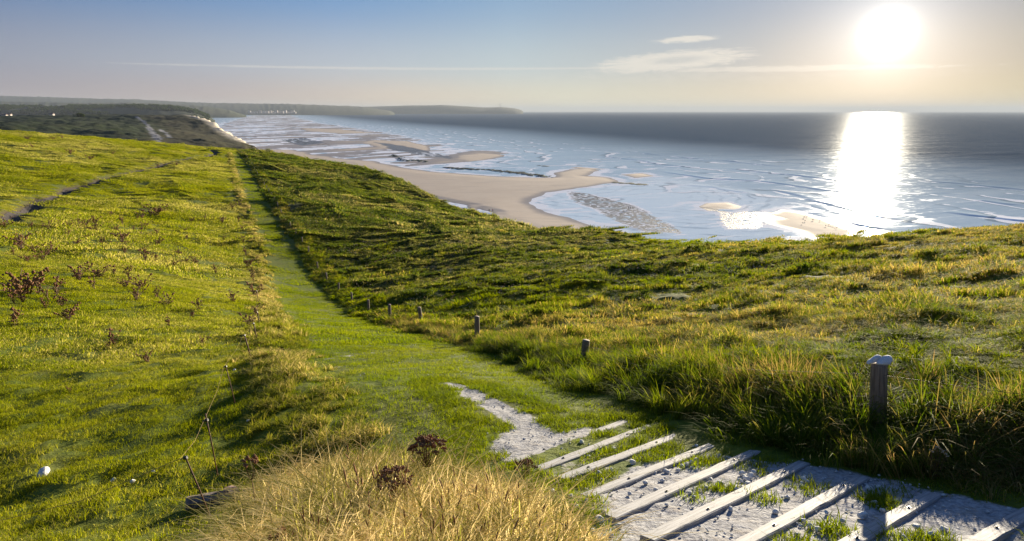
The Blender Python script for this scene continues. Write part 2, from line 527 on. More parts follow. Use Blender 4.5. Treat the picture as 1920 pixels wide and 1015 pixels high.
def hit(px, py, lo=1.2, hi=230.0, off=0.0, hf=None):
    """where the line of sight through a photo pixel first meets the ground"""
    dx, fy, uz = ray(px, py)
    Ys = np.exp(np.linspace(math.log(lo), math.log(hi), 900))
    t = Ys / fy
    X = dx * t; Z = EYE + uz * t
    Hh = (hf or H0)(X, Ys) + off
    b = np.nonzero(Z <= Hh)[0]
    i = b[0] if len(b) else len(Ys) - 1
    if i > 0:
        a0 = Z[i - 1] - Hh[i - 1]; a1 = Z[i] - Hh[i]
        k = a0 / (a0 - a1 + 1e-9) if a0 > a1 else 1
        k = min(max(k, 0), 1)
        return (X[i - 1] + (X[i] - X[i - 1]) * k, Ys[i - 1] + (Ys[i] - Ys[i - 1]) * k, Hh[i - 1] + (Hh[i] - Hh[i - 1]) * k - off)
    return (X[0], Ys[0], Hh[0] - off)


def hits(pts, **kw):
    return [hit(*p, **kw)[:2] for p in pts]


CHALK_A = hits([(832, 716), (872, 723), (930, 748), (1005, 782), (1048, 812), (1100, 800), (1170, 795), (960, 868), (915, 850), (930, 818), (965, 800), (940, 786), (900, 762), (858, 738)])
CHALK_B = [(0.35, 2.9), (0.75, 3.75), (1.35, 4.15), (2.2, 3.75), (3.4, 2.4), (3.2, 1.0), (0.6, 1.0), (0.15, 2.3)]
CHALK_C = [(-0.05, 3.2), (0.25, 4.05), (0.9, 4.6), (1.7, 4.15), (0.9, 3.0)]
TRACK = hits([(0, 412), (60, 383), (130, 352), (190, 335), (250, 321), (310, 305), (350, 298), (385, 293), (400, 289), (404, 286), (398, 281), (388, 277.5)])


def plane_pt(px, py, up=0.020):
    """photo pixel -> point on the even slope of the steps"""
    dx, fy, uz = ray(px, py)
    t = (1.30 - up) / (-uz - 0.29 * fy)
    return Vector((dx * t, fy * t, EYE + uz * t))


boards = [((955, 866), (1175, 788), 'first, lowest step board, thin and grey, next to the chalk path', [.24, .70]),
          ((1003, 880), (1220, 797), 'second step board up from the chalk path, its near end sunk in rubble', [.2, .74]),
          ((1050, 896), (1270, 815), 'third step board up from the chalk path, turf on both sides', [.2, .78]),
          ((1098, 929), (1345, 829), 'fourth step board up from the chalk path, chalk pebbles behind its upper end', [.26, .76]),
          ((1145, 967), (1418, 844), 'fifth step board up from the chalk path, rubble heaped at its lower end', [.3, .8]),
          ((1213, 1008), (1508, 866), 'sixth step board up from the chalk path, with bare white chalk above it', [.3, .82]),
          ((1350, 1040), (1618, 893), 'seventh step board up from the chalk path, split along its lower edge', [.3, .83]),
          ((1540, 1046), (1750, 924), 'eighth step board up, short view of it below the wooden fence post', [.25, .72]),
          ((1745, 1066), (1935, 955), 'last and highest step board, in the corner under the dark verge grass', [.2, .62])]


def clear_of_boards(x, y, pad):
    ok = np.ones(np.shape(x), bool)
    for a, b, _, _ in boards:
        pa, pb = plane_pt(*a), plane_pt(*b)
        d, _, _ = line_dist(x, y, [(pa.x, pa.y), (pb.x, pb.y)])
        ok &= d > pad
    return ok


def full_h(x, y):
    z, mead, past, onpath = micro(x, y)
    z = z + base_h(x, y)
    d = np.full(x.shape, 50.0)
    near = (x > -140) & (x < -20) & (y > 25)
    if near.any():
        d[near] = line_dist(x[near], y[near], TRACK)[0]
    st = (x > -0.5) & (x < 3.6) & (y > 0.8) & (y < 5.6)
    if st.any():
        ins = sstep(-0.1, 0.25, np.maximum(poly_sdf(x[st], y[st], CHALK_B), poly_sdf(x[st], y[st], CHALK_C)))
        z[st] = z[st] * (1 - ins) + (EYE - 1.30 - 0.29 * y[st] + 0.006 * fbm(x[st] * 5, y[st] * 5, 2, 4)) * ins
    z = z - 0.55 * np.exp(-(d / 0.75) ** 2)
    # the treads: a shallow hollow between boards
    return z, mead, past, onpath, d


def polar(nr, nc, r0, r1, a0, a1, mode='log', bias=0):
    if isinstance(mode, str):
        r = np.exp(np.linspace(math.log(r0), math.log(r1), nr))
    else:
        r = mode
    a = np.radians(np.linspace(a0, a1, nc))
    rr, aa = np.meshgrid(r, a, indexing='ij')
    return rr * np.sin(aa), rr * np.cos(aa)


NR, NC = 640, 700
gx, gy = polar(NR, NC, 0.8, 300.0, -62, 62)
gz, mead, past, onpath, dtr = full_h(gx, gy)
cha = poly_sdf(gx, gy, CHALK_A)
chb = poly_sdf(gx, gy, CHALK_B)
chc = poly_sdf(gx, gy, CHALK_C)
chalk = np.maximum(np.maximum(sstep(-0.12, 0.12, cha), sstep(-0.15, 0.25, chb)), 0.44 * sstep(-0.1, 0.2, chc))
sp_pts = hits([(610, 672), (650, 668), (690, 662), (620, 688), (575, 658)])
for (sx_, sy_) in sp_pts:
    chalk = np.maximum(chalk, 0.55 * np.exp(-(((gx - sx_) / 0.45) ** 2 + ((gy - sy_) / 0.25) ** 2)))
dE, sE, _ = line_dist(gx, gy, EDGE)
cliff = np.where(sE > 0, sstep(3, 9, dE), 0)
chalk = np.maximum(chalk, cliff * 0.5)
soil = np.clip(np.exp(-(dtr / 0.8) ** 2) * 1.3, 0, 1)
scrub = mead * sstep(14, 40, np.hypot(gx, gy))
gz -= chalk * 0.012 * (fbm(gx * 6, gy * 6, 2, 44) + 0.5)
me = mesh_np('ground', np.stack([gx, gy, gz], -1).reshape(-1, 3), grid_faces(NR, NC)[:, ::-1], M_ground)
color_attr(me, 'zones', np.stack([chalk, soil, scrub, np.ones_like(chalk)], -1).reshape(-1, 4))
ground = link(bpy.data.objects.new('ground', me), kind='structure')

# the worn sheep track as a strip of bare earth in its own groove
tv = []; tf = []
tp = np.array(TRACK)
seg = np.r_[0, np.cumsum(np.hypot(*np.diff(tp, axis=0).T))]
ss = np.arange(0, seg[-1], 0.6)
cx = np.interp(ss, seg, tp[:, 0]); cy = np.interp(ss, seg, tp[:, 1])
tx = np.gradient(cx); ty = np.gradient(cy); tl = np.hypot(tx, ty)
hw = 0.48 + 0.18 * pnoise(ss * 0.4, ss * 0, 4)
rows = []
for k in (-1, -0.5, 0, 0.5, 1):
    X = cx - ty / tl * hw * k; Y = cy + tx / tl * hw * k
    rows.append(np.stack([X, Y, full_h(X, Y)[0] + 0.05 - 0.02 * abs(k)], -1))
tvv = np.stack(rows, 1)
M_soil = simple_mat('bare_track_earth', (0.035, 0.024, 0.020), 0.9, 0.6, 3.0, 0.5, 0.05)
link(bpy.data.objects.new('sheep_track', mesh_np('sheep_track', tvv.reshape(-1, 3), grid_faces(len(ss), 5), M_soil)), kind='structure')

# ------------------------------------------------------------------ terrain 2: the dark headland beyond
head_ctrl = [(20, 221, 900), (20, 232, 600), (20, 240, 450), (100, 219, 930), (150, 217, 960), (150, 232, 650), (150, 250, 450), (290, 216.5, 980), (300, 240, 650), (300, 268, 430),
             (345, 220, 960), (400, 251, 800), (370, 236, 880), (440, 266, 690), (466, 277, 570), (400, 265, 560), (350, 255, 600), (440, 276, 470), (230, 216, 980), (-150, 225, 800)]
HP = [onray(*c) for c in head_ctrl]
HP += [(-330, 1300, 28), (-800, 1500, 35), (-500, 1300, 38), (-1200, 1200, 40), (-200, 300, 18), (-110, 260, 17), (-350, 300, 22), (-170, 420, 14), (-450, 320, 30)]
HP = np.array(HP)
HPn = HP[:, :2] / 400.0
W2 = tps_fit(HPn, HP[:, 2], 1e-4)
COAST = [(-60, 170), (-85, 225), (-150, 360), (-232, 560), (-278, 660), (-320, 740), (-375, 830), (-440, 930), (-560, 1080), (-700, 1300), (-980, 1900), (-1500, 3000)]


def head_h(x, y):
    sh = x.shape; x = x.ravel(); y = y.ravel()
    z = tps_eval(HPn, W2, np.c_[x, y] / 400.0)
    z = np.minimum(z, 44) + fbm(x * 0.02, y * 0.02, 4, 51) * 3.0 + fbm(x * 0.12, y * 0.12, 3, 52) * 0.8
    d, side, arc = line_dist(x, y, COAST)
    out = np.where(side > 0, d, -d) + fbm(x * 0.05, y * 0.05, 3, 77) * 10
    z = np.where(out > -2, z - (out + 2) * 1.5, z)
    fall = sstep(980, 1500, y)
    z = z - fall * 18
    z = z - sstep(330, 230, y) * 8
    return np.maximum(z, -3).reshape(sh)


hx, hy = polar(330, 420, 215, 2100, -62, -14)
hz = head_h(hx, hy)
dC, sC, _ = line_dist(hx, hy, COAST)
outC = np.where(sC > 0, dC, -dC)
gzy, gzx = np.gradient(hz)
whitecl = sstep(-20, 0, outC) * sstep(640, 760, hy) * sstep(1150, 1050, hy)


def far_mat(name, c1, c2, c3, scale, attr=None, chalk_c=(0.72, 0.64, 0.50)):
    m, N = new_mat(name)
    pos = N.n('ShaderNodeNewGeometry').outputs['Position']
    n1 = N.noise(pos, scale, 5, 0.6)
    n2 = N.noise(pos, scale * 9, 5, 0.6)
    c = N.mix(N.smooth(n1, 0.4, 0.6), c1, c2)
    c = N.mix(N.smooth(n2, 0.45, 0.65), c, c3)
    if attr:
        at = N.n('ShaderNodeAttribute', attribute_name=attr, attribute_type='GEOMETRY')
        s = N.n('ShaderNodeSeparateColor', {0: at.outputs['Color']})
        c = N.mix(s.outputs[1], c, (0.055, 0.034, 0.020))
        c = N.mix(s.outputs[2], c, (0.22, 0.22, 0.23))
        c = N.mix(s.outputs[0], c, N.mix(n2, tuple(v * 0.6 for v in chalk_c), chalk_c))
    bp = N.n('ShaderNodeBump', {'Strength': 0.6, 'Distance': 1.5, 'Height': n2})
    p = N.n('ShaderNodeBsdfPrincipled', {'Base Color': c, 'Roughness': 0.95, 'Specular IOR Level': 0.1, 'Normal': bp.outputs[0]})
    finish(N, p)
    return m


# pale tracks on the headland
def hhit(px, py):
    return hit(px, py, 215, 1200, 0, head_h)[:2]


tracks = [[(256, 219), (270, 228), (278, 236), (284, 246), (290, 256), (296, 265), (302, 268)],
          [(278, 240), (288, 250), (300, 262)], [(300, 243), (312, 250), (318, 258)]]
tm = np.zeros_like(hx)
for tr_ in tracks:
    P_ = [hhit(*p) for p in tr_]
    d_, _, _ = line_dist(hx, hy, P_)
    tm = np.maximum(tm, sstep(3.0, 0.6, d_ + 3 * pnoise(hx * 0.08, hy * 0.08, 3)))
brown = sstep(-95, -60, outC + 20 * pnoise(hx * 0.02, hy * 0.02, 8)) * sstep(1150, 900, hy)
M_head = far_mat('headland_turf', (0.022, 0.036, 0.012), (0.034, 0.050, 0.014), (0.030, 0.036, 0.014), 0.012, 'zones')  # turf darkened to put the headland's shade into its colour
me = mesh_np('headland', np.stack([hx, hy, hz], -1).reshape(-1, 3), grid_faces(*hx.shape)[:, ::-1], M_head)
color_attr(me, 'zones', np.stack([whitecl, brown * 0.45, tm, np.ones_like(tm)], -1).reshape(-1, 4))
link(bpy.data.objects.new('headland', me), kind='structure')

# ------------------------------------------------------------------ beach and sea
def P0(*pts):
    return [onsea(*p) for p in pts]


MAIN = P0((546, 281), (600, 292), (650, 298), (700, 303), (735, 309), (770, 317), (830, 323.5), (880, 326), (930, 331), (1000, 334.5), (1035, 332), (1045, 325), (1065, 317.5), (1105, 316), (1124, 320),
          (1098, 329), (1140, 334), (1160, 342), (1125, 349), (1070, 355), (1022, 362), (993, 371), (989, 380), (1010, 392), (1042, 403), (1090, 415), (1140, 430), (1170, 450),
          (1100, 520), (800, 520), (600, 400), (500, 330), (430, 290), (440, 280))
BARS = [P0((676, 267), (700, 263), (762, 265), (800, 273), (808, 281), (788, 287), (745, 282), (700, 275)),
        P0((1310, 389), (1330, 382), (1375, 380), (1396, 388), (1380, 395), (1325, 396)),
        P0((1432, 404), (1462, 394), (1500, 399), (1560, 414), (1600, 433), (1592, 446), (1530, 448), (1485, 431), (1445, 418)),
        P0((1165, 328), (1200, 325), (1228, 330), (1190, 334)),
        P0((1070, 315), (1090, 313.5), (1140, 317), (1105, 319)),
        P0((560, 240), (640, 243), (700, 250), (640, 251), (575, 246)),
        P0((850, 293), (900, 288), (948, 291), (915, 300), (870, 305))]
FLATS = P0((395, 252), (420, 232), (480, 214.5), (540, 214), (560, 222), (600, 232), (700, 246), (760, 258), (860, 280), (940, 288), (900, 312), (780, 318), (700, 306), (546, 286), (440, 292))
RIP = [P0((1058, 359), (1100, 362), (1160, 377), (1240, 405), (1275, 444), (1200, 436), (1130, 405), (1080, 384), (1062, 372)),
       P0((1300, 390), (1345, 398), (1350, 430), (1420, 428), (1470, 408), (1440, 396), (1380, 399), (1330, 392)),
       P0((700, 266), (740, 283), (800, 294), (860, 300), (820, 288), (760, 275)),
       P0((525, 262), (570, 258), (610, 268), (560, 274))]
POOLS = [P0((826, 376), (880, 386), (878, 391), (838, 386)), P0((800, 371), (828, 376), (824, 379), (795, 375)), P0((896, 391), (925, 399), (920, 404), (893, 398)),
         P0((908, 412), (918, 416), (936, 428), (912, 430)), P0((455, 283), (500, 288), (525, 293), (480, 292))]
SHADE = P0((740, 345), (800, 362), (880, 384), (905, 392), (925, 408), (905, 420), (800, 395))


def rows_sea(nr):
    # rows evenly spaced in apparent height, denser than one picture row, then out to the horizon
    a = np.linspace(50 / 165.0, 50 / 1500.0, int(nr * 0.72))
    b = np.exp(np.linspace(math.log(50 / 1500.0), math.log(50 / 45000.0), nr - len(a) + 1))[1:]
    return 50 / np.r_[a, b]


rs = rows_sea(760)
sx, sy = polar(len(rs), 470, 0, 0, -52, 50, mode=rs)
warpx = sx + fbm(sx * 0.02, sy * 0.02, 3, 61) * 6
warpy = sy + fbm(sx * 0.02, sy * 0.02, 3, 62) * 10
sdm = poly_sdf(warpx, warpy, MAIN)
sand = np.clip(sdm * 0.02, -1.2, 0.45)
for b in BARS:
    s_ = poly_sdf(warpx, warpy, b)
    sand = np.maximum(sand, np.clip(s_ * 0.03, -1.2, 0.30))
sfl = poly_sdf(warpx, warpy, FLATS)
# along-shore streaks: the flats are ribbed sand with pools between
ux = (sx * 0.62 + sy * 0.78); vx = (-sx * 0.78 + sy * 0.62)
streak = fbm(ux * 0.004, vx * 0.014, 5, 71, 0.6)
flat_h = np.clip(sfl * 0.002, -1.2, 0.02) + streak * 0.17 - 0.012
sand = np.where(sfl > -60, np.maximum(sand, np.minimum(flat_h, 0.25) - sstep(0, -60, sfl) * 0.5), sand)
for p in POOLS:
    s_ = poly_sdf(sx, sy, p) + 1.5 * fbm(sx * 0.12, sy * 0.12, 2, 68)
    sand = np.minimum(sand, np.clip(0.08 - (s_ + 1) * 0.06, -0.1, 1.5))
sand = sand + fbm(sx * 0.03, sy * 0.05, 4, 66) * 0.03 * sstep(-0.3, 0.1, sand)
rip = np.zeros_like(sx)
for p in RIP:
    rip = np.maximum(rip, sstep(-1.0, 4, poly_sdf(warpx, warpy, p)))
rs_ = np.hypot(sx, sy)
sand = np.where(rip > 0.02, np.maximum(sand, 0.010 * rip - 0.006 + 0.035 * rip * fbm(sx * 1.1, sy * 0.5, 2, 81)), sand)
wet = 1 - sstep(0.015, 0.16, sand)
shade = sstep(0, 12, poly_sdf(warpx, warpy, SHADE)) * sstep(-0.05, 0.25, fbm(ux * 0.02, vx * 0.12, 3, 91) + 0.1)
wet = np.maximum(wet, shade * 0.8)  # shaded streaks on the beach painted in with the wet-sand tone
wet = np.maximum(wet, rip)
wet = np.maximum(wet, 0.6 * sstep(-20, 0, sfl) * sstep(0.2, 0.0, sand))


def sand_mat():
    m, N = new_mat('beach_sand')
    pos = N.n('ShaderNodeNewGeometry').outputs['Position']
    at = N.n('ShaderNodeAttribute', attribute_name='zones', attribute_type='GEOMETRY')
    s = N.n('ShaderNodeSeparateColor', {0: at.outputs['Color']})
    wet_, rip_, _ = s.outputs
    n1 = N.noise(pos, 0.05, 5, 0.6)
    n2 = N.noise(pos, 1.2, 4, 0.6)
    dry = N.mix(n1, (0.47, 0.37, 0.28), (0.60, 0.50, 0.39))
    n4 = N.noise(N.scale(pos, (0.03, 0.16, 0.1)), 1.0, 6, 0.65)
    dry = N.mix(N.math('MULTIPLY', N.smooth(n4, 0.52, 0.68), 0.35), dry, (0.30, 0.26, 0.23))
    wetc = N.mix(n2, (0.27, 0.23, 0.20), (0.38, 0.32, 0.28))
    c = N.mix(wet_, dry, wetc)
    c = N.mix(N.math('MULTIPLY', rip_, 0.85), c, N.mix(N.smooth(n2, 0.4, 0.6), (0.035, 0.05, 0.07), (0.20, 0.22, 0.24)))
    rg = N.math('SUBTRACT', 0.9, N.math('MULTIPLY', wet_, 0.40))
    bp = N.n('ShaderNodeBump', {'Strength': 0.5, 'Distance': 0.3, 'Height': N.math('ADD', N.math('MULTIPLY', N.math('MULTIPLY', n2, rip_), 3.0), N.math('MULTIPLY', n2, 0.2))})
    p = N.n('ShaderNodeBsdfPrincipled', {'Base Color': c, 'Roughness': rg, 'Specular IOR Level': 0.22, 'Normal': bp.outputs[0]})
    finish(N, p)
    return m


ncut = int(np.searchsorted(rs, 14000))
me = mesh_np('beach', np.stack([sx, sy, np.maximum(sand, -1.5)], -1)[:ncut].reshape(-1, 3), grid_faces(ncut, sx.shape[1])[:, ::-1], sand_mat())
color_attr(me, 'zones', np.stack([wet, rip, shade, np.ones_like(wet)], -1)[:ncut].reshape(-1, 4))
link(bpy.data.objects.new('beach', me), kind='structure')

# breaking swells, traced where they run
WAVES = [[(1110, 284), (1210, 288), (1300, 297), (1440, 310), (1540, 318)], [(1330, 316), (1450, 325), (1540, 335), (1600, 342), (1672, 352)],
         [(1200, 319), (1330, 333), (1440, 340), (1560, 358), (1668, 372)], [(1440, 352), (1480, 366), (1540, 380), (1600, 392), (1700, 410), (1780, 424)],
         [(1720, 338), (1820, 346), (1925, 358)], [(1720, 390), (1770, 398), (1850, 407), (1930, 412)], [(1840, 376), (1930, 388)],
         [(1110, 290), (1180, 299), (1260, 310), (1330, 318)], [(1500, 392), (1600, 420), (1700, 437)], [(1180, 305), (1240, 312), (1300, 322)],
         [(1250, 342), (1330, 350), (1390, 362), (1410, 378)], [(1480, 375), (1540, 390), (1640, 412)]]
wv = np.zeros_like(sx); foam = np.zeros_like(sx)
near_ = (rs_ < 1500) & (sx > -60)
wx, wy = sx[near_] + fbm(sx[near_] * 0.012, sy[near_] * 0.012, 3, 15) * 12, sy[near_] + fbm(sx[near_] * 0.012, sy[near_] * 0.012, 3, 16) * 14
acc = np.zeros_like(wx); facc = np.zeros_like(wx)
for i, wl in enumerate(WAVES):
    pl = P0(*wl)
    d_, s_, ar = line_dist(wx, wy, pl)
    L = ar.max()
    taper = sstep(0, 0.25, ar / L) * sstep(1.0, 0.75, ar / L)
    sd_ = np.where(s_ > 0, d_, -d_)           # + = towards the shore
    h_ = (0.55 if i < 9 else 0.25) * (0.75 + 0.5 * pnoise(ar * 0.03, ar * 0 + i, 5))
    prof = np.where(sd_ > 0, np.exp(-(sd_ / 1.6) ** 2), np.exp(-(sd_ / 5.5) ** 2))
    acc = np.maximum(acc, h_ * prof * taper)
    facc = np.maximum(facc, np.exp(-((sd_ - 5) / 2.2) ** 2) * taper * sstep(-0.2, 0.3, pnoise(ar * 0.05, ar * 0 + i, 9)) * 0.9)
wv[near_] = acc; foam[near_] = facc
swell = fbm((sx * 0.35 + sy * 0.93) * 0.045, (sx * 0.93 - sy * 0.35) * 0.008, 3, 101) * 0.35 * sstep(330, 700, rs_) * sstep(9000, 3000, rs_)
depth_d = -np.maximum(sdm, np.max([poly_sdf(sx, sy, b) for b in BARS[:4]], axis=0))       # metres off the sand
depth_d = np.minimum(depth_d, -sfl + 20)
calm = sstep(230, 30, depth_d)
z_sea = wv * sstep(-0.05, -0.35, sand) + swell * (1 - calm)
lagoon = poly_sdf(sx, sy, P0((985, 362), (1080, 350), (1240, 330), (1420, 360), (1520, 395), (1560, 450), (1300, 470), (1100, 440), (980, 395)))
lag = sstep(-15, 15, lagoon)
foam = np.maximum(foam, sstep(-0.30, -0.02, sand) * sstep(0.03, 0.0, sand) * sstep(-0.15, 0.25, fbm(sx * 0.05, sy * 0.05, 3, 23) + 0.1) * 0.75)
foam = np.maximum(foam, 0.4 * calm * (1 - lag) * sstep(0.30, 0.48, fbm(ux * 0.012, vx * 0.05, 4, 33) + 0.15 * calm) * sstep(160, 20, depth_d))
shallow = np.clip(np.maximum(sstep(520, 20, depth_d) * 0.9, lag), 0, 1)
rings = lag * sstep(0.0, 1.0, lag)


def sea_mat():
    m, N = new_mat('sea_water')
    pos = N.n('ShaderNodeNewGeometry').outputs['Position']
    at = N.n('ShaderNodeAttribute', attribute_name='zones', attribute_type='GEOMETRY')
    s = N.n('ShaderNodeSeparateColor', {0: at.outputs['Color']})
    sh, fo, lg = s.outputs
    rot = N.n('ShaderNodeVectorRotate', {'Vector': pos, 'Angle': R(-20)}, rotation_type='Z_AXIS').outputs[0]
    w1 = N.noise(N.scale(rot, (0.035, 0.14, 0.1)), 1.0, 4, 0.6)
    w2 = N.noise(N.scale(rot, (0.35, 0.9, 0.5)), 1.0, 4, 0.65)
    w3 = N.noise(N.scale(rot, (0.008, 0.05, 0.1)), 1.0, 5, 0.6)
    deep = N.mix(w3, (0.020, 0.050, 0.095), (0.035, 0.080, 0.135))
    shal = N.mix(w3, (0.34, 0.52, 0.64), (0.74, 0.88, 0.95))  # pale shallow water, some of its sky sheen painted into the colour
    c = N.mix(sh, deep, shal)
    c = N.mix(N.math('MULTIPLY', lg, 0.8), c, (0.84, 0.95, 0.99))  # bright sky reflection on the lagoon painted as near-white water colour
    dep = N.math('MULTIPLY', at.outputs['Alpha'], 1000.0)
    wn = N.noise(N.scale(pos, (0.010, 0.010, 0)), 1.0, 3, 0.6)
    ph = N.math('ADD', N.math('MULTIPLY', dep, 0.19), N.math('MULTIPLY', wn, 22.0))
    near = N.math('MULTIPLY', N.smooth(dep, 4.0, 25.0), N.smooth(dep, 330.0, 90.0))
    gap = N.smooth(N.noise(N.scale(pos, (0.02, 0.02, 0)), 1.0, 4, 0.6), 0.42, 0.60)
    surf = N.math('MULTIPLY', N.math('MULTIPLY', N.smooth(N.math('SINE', ph), 0.72, 0.98), near), gap)
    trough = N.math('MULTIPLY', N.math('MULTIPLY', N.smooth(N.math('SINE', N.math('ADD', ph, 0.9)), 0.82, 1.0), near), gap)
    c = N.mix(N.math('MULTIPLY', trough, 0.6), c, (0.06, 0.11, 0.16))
    fo = N.math('ADD', fo, N.math('MULTIPLY', surf, 0.9))
    edge = N.math('MULTIPLY', N.smooth(dep, 11.0, 1.0), N.smooth(N.noise(N.scale(pos, (0.05, 0.05, 0)), 1.0, 4, 0.6), 0.40, 0.58))
    fo = N.math('ADD', fo, N.math('MULTIPLY', edge, 0.8))
    stk = N.noise(N.scale(rot, (0.018, 0.11, 0.1)), 1.0, 7, 0.68, 0.5)
    fo = N.math('ADD', fo, N.math('MULTIPLY', N.smooth(stk, 0.50, 0.66), N.math('MULTIPLY', N.math('POWER', sh, 2.0), 0.75)))  # white streaks painted for the silvery shine, summed in with the foam
    ff = N.smooth(N.math('ADD', fo, N.math('MULTIPLY', N.math('SUBTRACT', w2, 0.5), 0.5)), 0.3, 0.7)
    c = N.mix(ff, c, (0.93, 0.94, 0.95))
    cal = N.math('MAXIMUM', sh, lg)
    amp = N.math('MULTIPLY_ADD', cal, -0.62, 1.0)
    h = N.math('ADD', N.math('MULTIPLY', w1, 1.6), N.math('MULTIPLY', w2, 0.75))
    cx_, cy_ = onsea(1235, 365)
    wrp = N.n('ShaderNodeTexNoise', {'Vector': pos, 'Scale': 0.012, 'Detail': 2.0}).outputs['Color']
    pp = N.n('ShaderNodeVectorMath', {0: N.scale(wrp, (70, 70, 0)), 1: pos}, operation='ADD').outputs[0]
    dd = N.n('ShaderNodeVectorMath', {0: pp, 1: (cx_ + 35, cy_ + 35, 0)}, operation='DISTANCE').outputs['Value']
    ring = N.math('SINE', N.math('ADD', N.math('MULTIPLY', dd, 0.62), N.math('MULTIPLY', w1, 5.0)))
    ringd = N.math('MULTIPLY', N.math('MULTIPLY', N.smooth(ring, 0.55, 1.0), lg), N.smooth(w3, 0.40, 0.62))
    c = N.mix(N.math('MULTIPLY', ringd, 0.55), c, (0.20, 0.30, 0.38))  # darker reflections of the ripples painted in as ring lines
    bp = N.n('ShaderNodeBump', {'Strength': N.math('MULTIPLY', amp, 0.35), 'Distance': 0.5, 'Height': h})
    rg = N.math('MULTIPLY_ADD', cal, -0.06, 0.16)
    w4 = N.noise(N.scale(rot, (0.07, 0.38, 0.1)), 1.0, 6, 0.7)
    rg = N.math('ADD', rg, N.math('MULTIPLY', N.smooth(w4, 0.52, 0.64), 0.13))
    rg = N.math('ADD', rg, N.math('MULTIPLY', ff, 0.4))
    # a wind-roughened sea mirrors little of the low sky, the calm shallows much more
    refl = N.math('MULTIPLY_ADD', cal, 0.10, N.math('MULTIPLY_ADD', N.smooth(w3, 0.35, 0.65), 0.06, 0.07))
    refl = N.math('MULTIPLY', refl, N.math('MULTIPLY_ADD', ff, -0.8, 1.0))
    df = N.n('ShaderNodeBsdfDiffuse', {'Color': c, 'Normal': bp.outputs[0]})
    gl = N.n('ShaderNodeBsdfGlossy', {'Color': (0.92, 0.96, 1.0, 1), 'Roughness': rg, 'Normal': bp.outputs[0]})
    p = N.n('ShaderNodeMixShader', {0: refl, 1: df.outputs[0], 2: gl.outputs[0]})
    finish(N, p)
    return m


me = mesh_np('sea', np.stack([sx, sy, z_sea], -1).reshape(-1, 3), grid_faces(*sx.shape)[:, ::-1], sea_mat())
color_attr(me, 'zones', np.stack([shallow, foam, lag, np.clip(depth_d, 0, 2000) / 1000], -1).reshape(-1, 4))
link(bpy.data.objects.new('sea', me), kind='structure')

# ------------------------------------------------------------------ far hills and the cape
M_far = far_mat('far_farmland', (0.045, 0.060, 0.030), (0.070, 0.075, 0.035), (0.035, 0.050, 0.028), 0.0016)
M_wood = far_mat('far_woodland', (0.022, 0.030, 0.016), (0.035, 0.045, 0.02), (0.028, 0.036, 0.018), 0.006)


def ridge_mesh(name, prof, dist, depth, mat, seed, rough=0.12, ncol=500, zbase=-6.0, bump_trees=0.0):
    """prof: (pixel x, pixel y of the skyline); the hill rises from its foot in front, crests at dist and falls behind"""
    pxs = np.array([p[0] for p in prof], float); pys = np.array([p[1] for p in prof], float)
    col = np.linspace(pxs[0], pxs[-1], ncol)
    top = np.interp(col, pxs, pys)
    out = []
    for k in np.linspace(-1, 1, 15):
        Y = dist + k * depth
        dx = (col - 960) / F
        dyc = -(top - 507.5) / F
        fy = cp + dyc * sp; uz = dyc * cp - sp
        X = dx / fy * dist * (Y / dist)
        crest = EYE + uz / fy * dist
        nz = fbm(X * 0.0012 * 9000 / dist, Y * 0.0012 * 9000 / dist + X * 0, 4, seed) * rough
        prof_ = np.cos(k * math.pi / 2) ** 0.8 if k > -1 and k < 1 else 0.0
        Z = zbase + (crest - zbase) * prof_ * (1 + nz * (1 - prof_ * 0.6))
        if bump_trees:
            Z = Z + bump_trees * np.maximum(0, pnoise(X * 0.02, Y * 0.02, seed + 3) + 0.2) * prof_
        out.append(np.stack([X, np.full_like(X, Y), Z], -1))
    V = np.stack(out, 0)
    me = mesh_np(name, V.reshape(-1, 3), grid_faces(15, ncol)[:, ::-1], mat)
    return link(bpy.data.objects.new(name, me), kind='structure')


ridge_mesh('hills', [(-500, 178), (-100, 181), (20, 182), (120, 184), (240, 187), (330, 191), (400, 194), (470, 195), (540, 195), (610, 198), (680, 201), (730, 208), (740, 213)], 10500, 2600, M_far, 5, ncol=500, bump_trees=14)
ridge_mesh('hills', [(-500, 188), (0, 191), (150, 194), (240, 193), (330, 197), (390, 201), (430, 207), (462, 218)], 6300, 1500, M_far, 15, ncol=500, bump_trees=12)
ridge_mesh('hills', [(-500, 197), (0, 200), (60, 201), (110, 200), (200, 200), (290, 199), (330, 202), (365, 208), (390, 218), (404, 228)], 3300, 700, M_wood, 25, ncol=600, bump_trees=9)
ridge_mesh('cape', [(560, 212), (600, 205), (640, 201), (700, 200), (760, 198), (830, 197), (880, 200), (910, 202), (940, 201), (965, 203), (976, 206), (981, 209)], 12500, 1500, M_far, 35, ncol=300)
# plain between the headland and the hills
vx_, vy_ = polar(60, 160, 1500, 11000, -62, -19)
vz_ = 3 + fbm(vx_ * 0.002, vy_ * 0.002, 3, 88) * 9
dCc, sCc, _ = line_dist(vx_, vy_, [(-560, 1080), (-700, 1300), (-1010, 1900), (-1390, 2700), (-1750, 3500), (-2500, 5400), (-4100, 9900), (-4600, 11500)])
vz_ = np.where(sCc > 0, -5, vz_ * sstep(0, 60, dCc) + 1)
link(bpy.data.objects.new('plain', mesh_np('plain', np.stack([vx_, vy_, vz_], -1).reshape(-1, 3), grid_faces(*vx_.shape)[:, ::-1], M_far)), kind='structure')

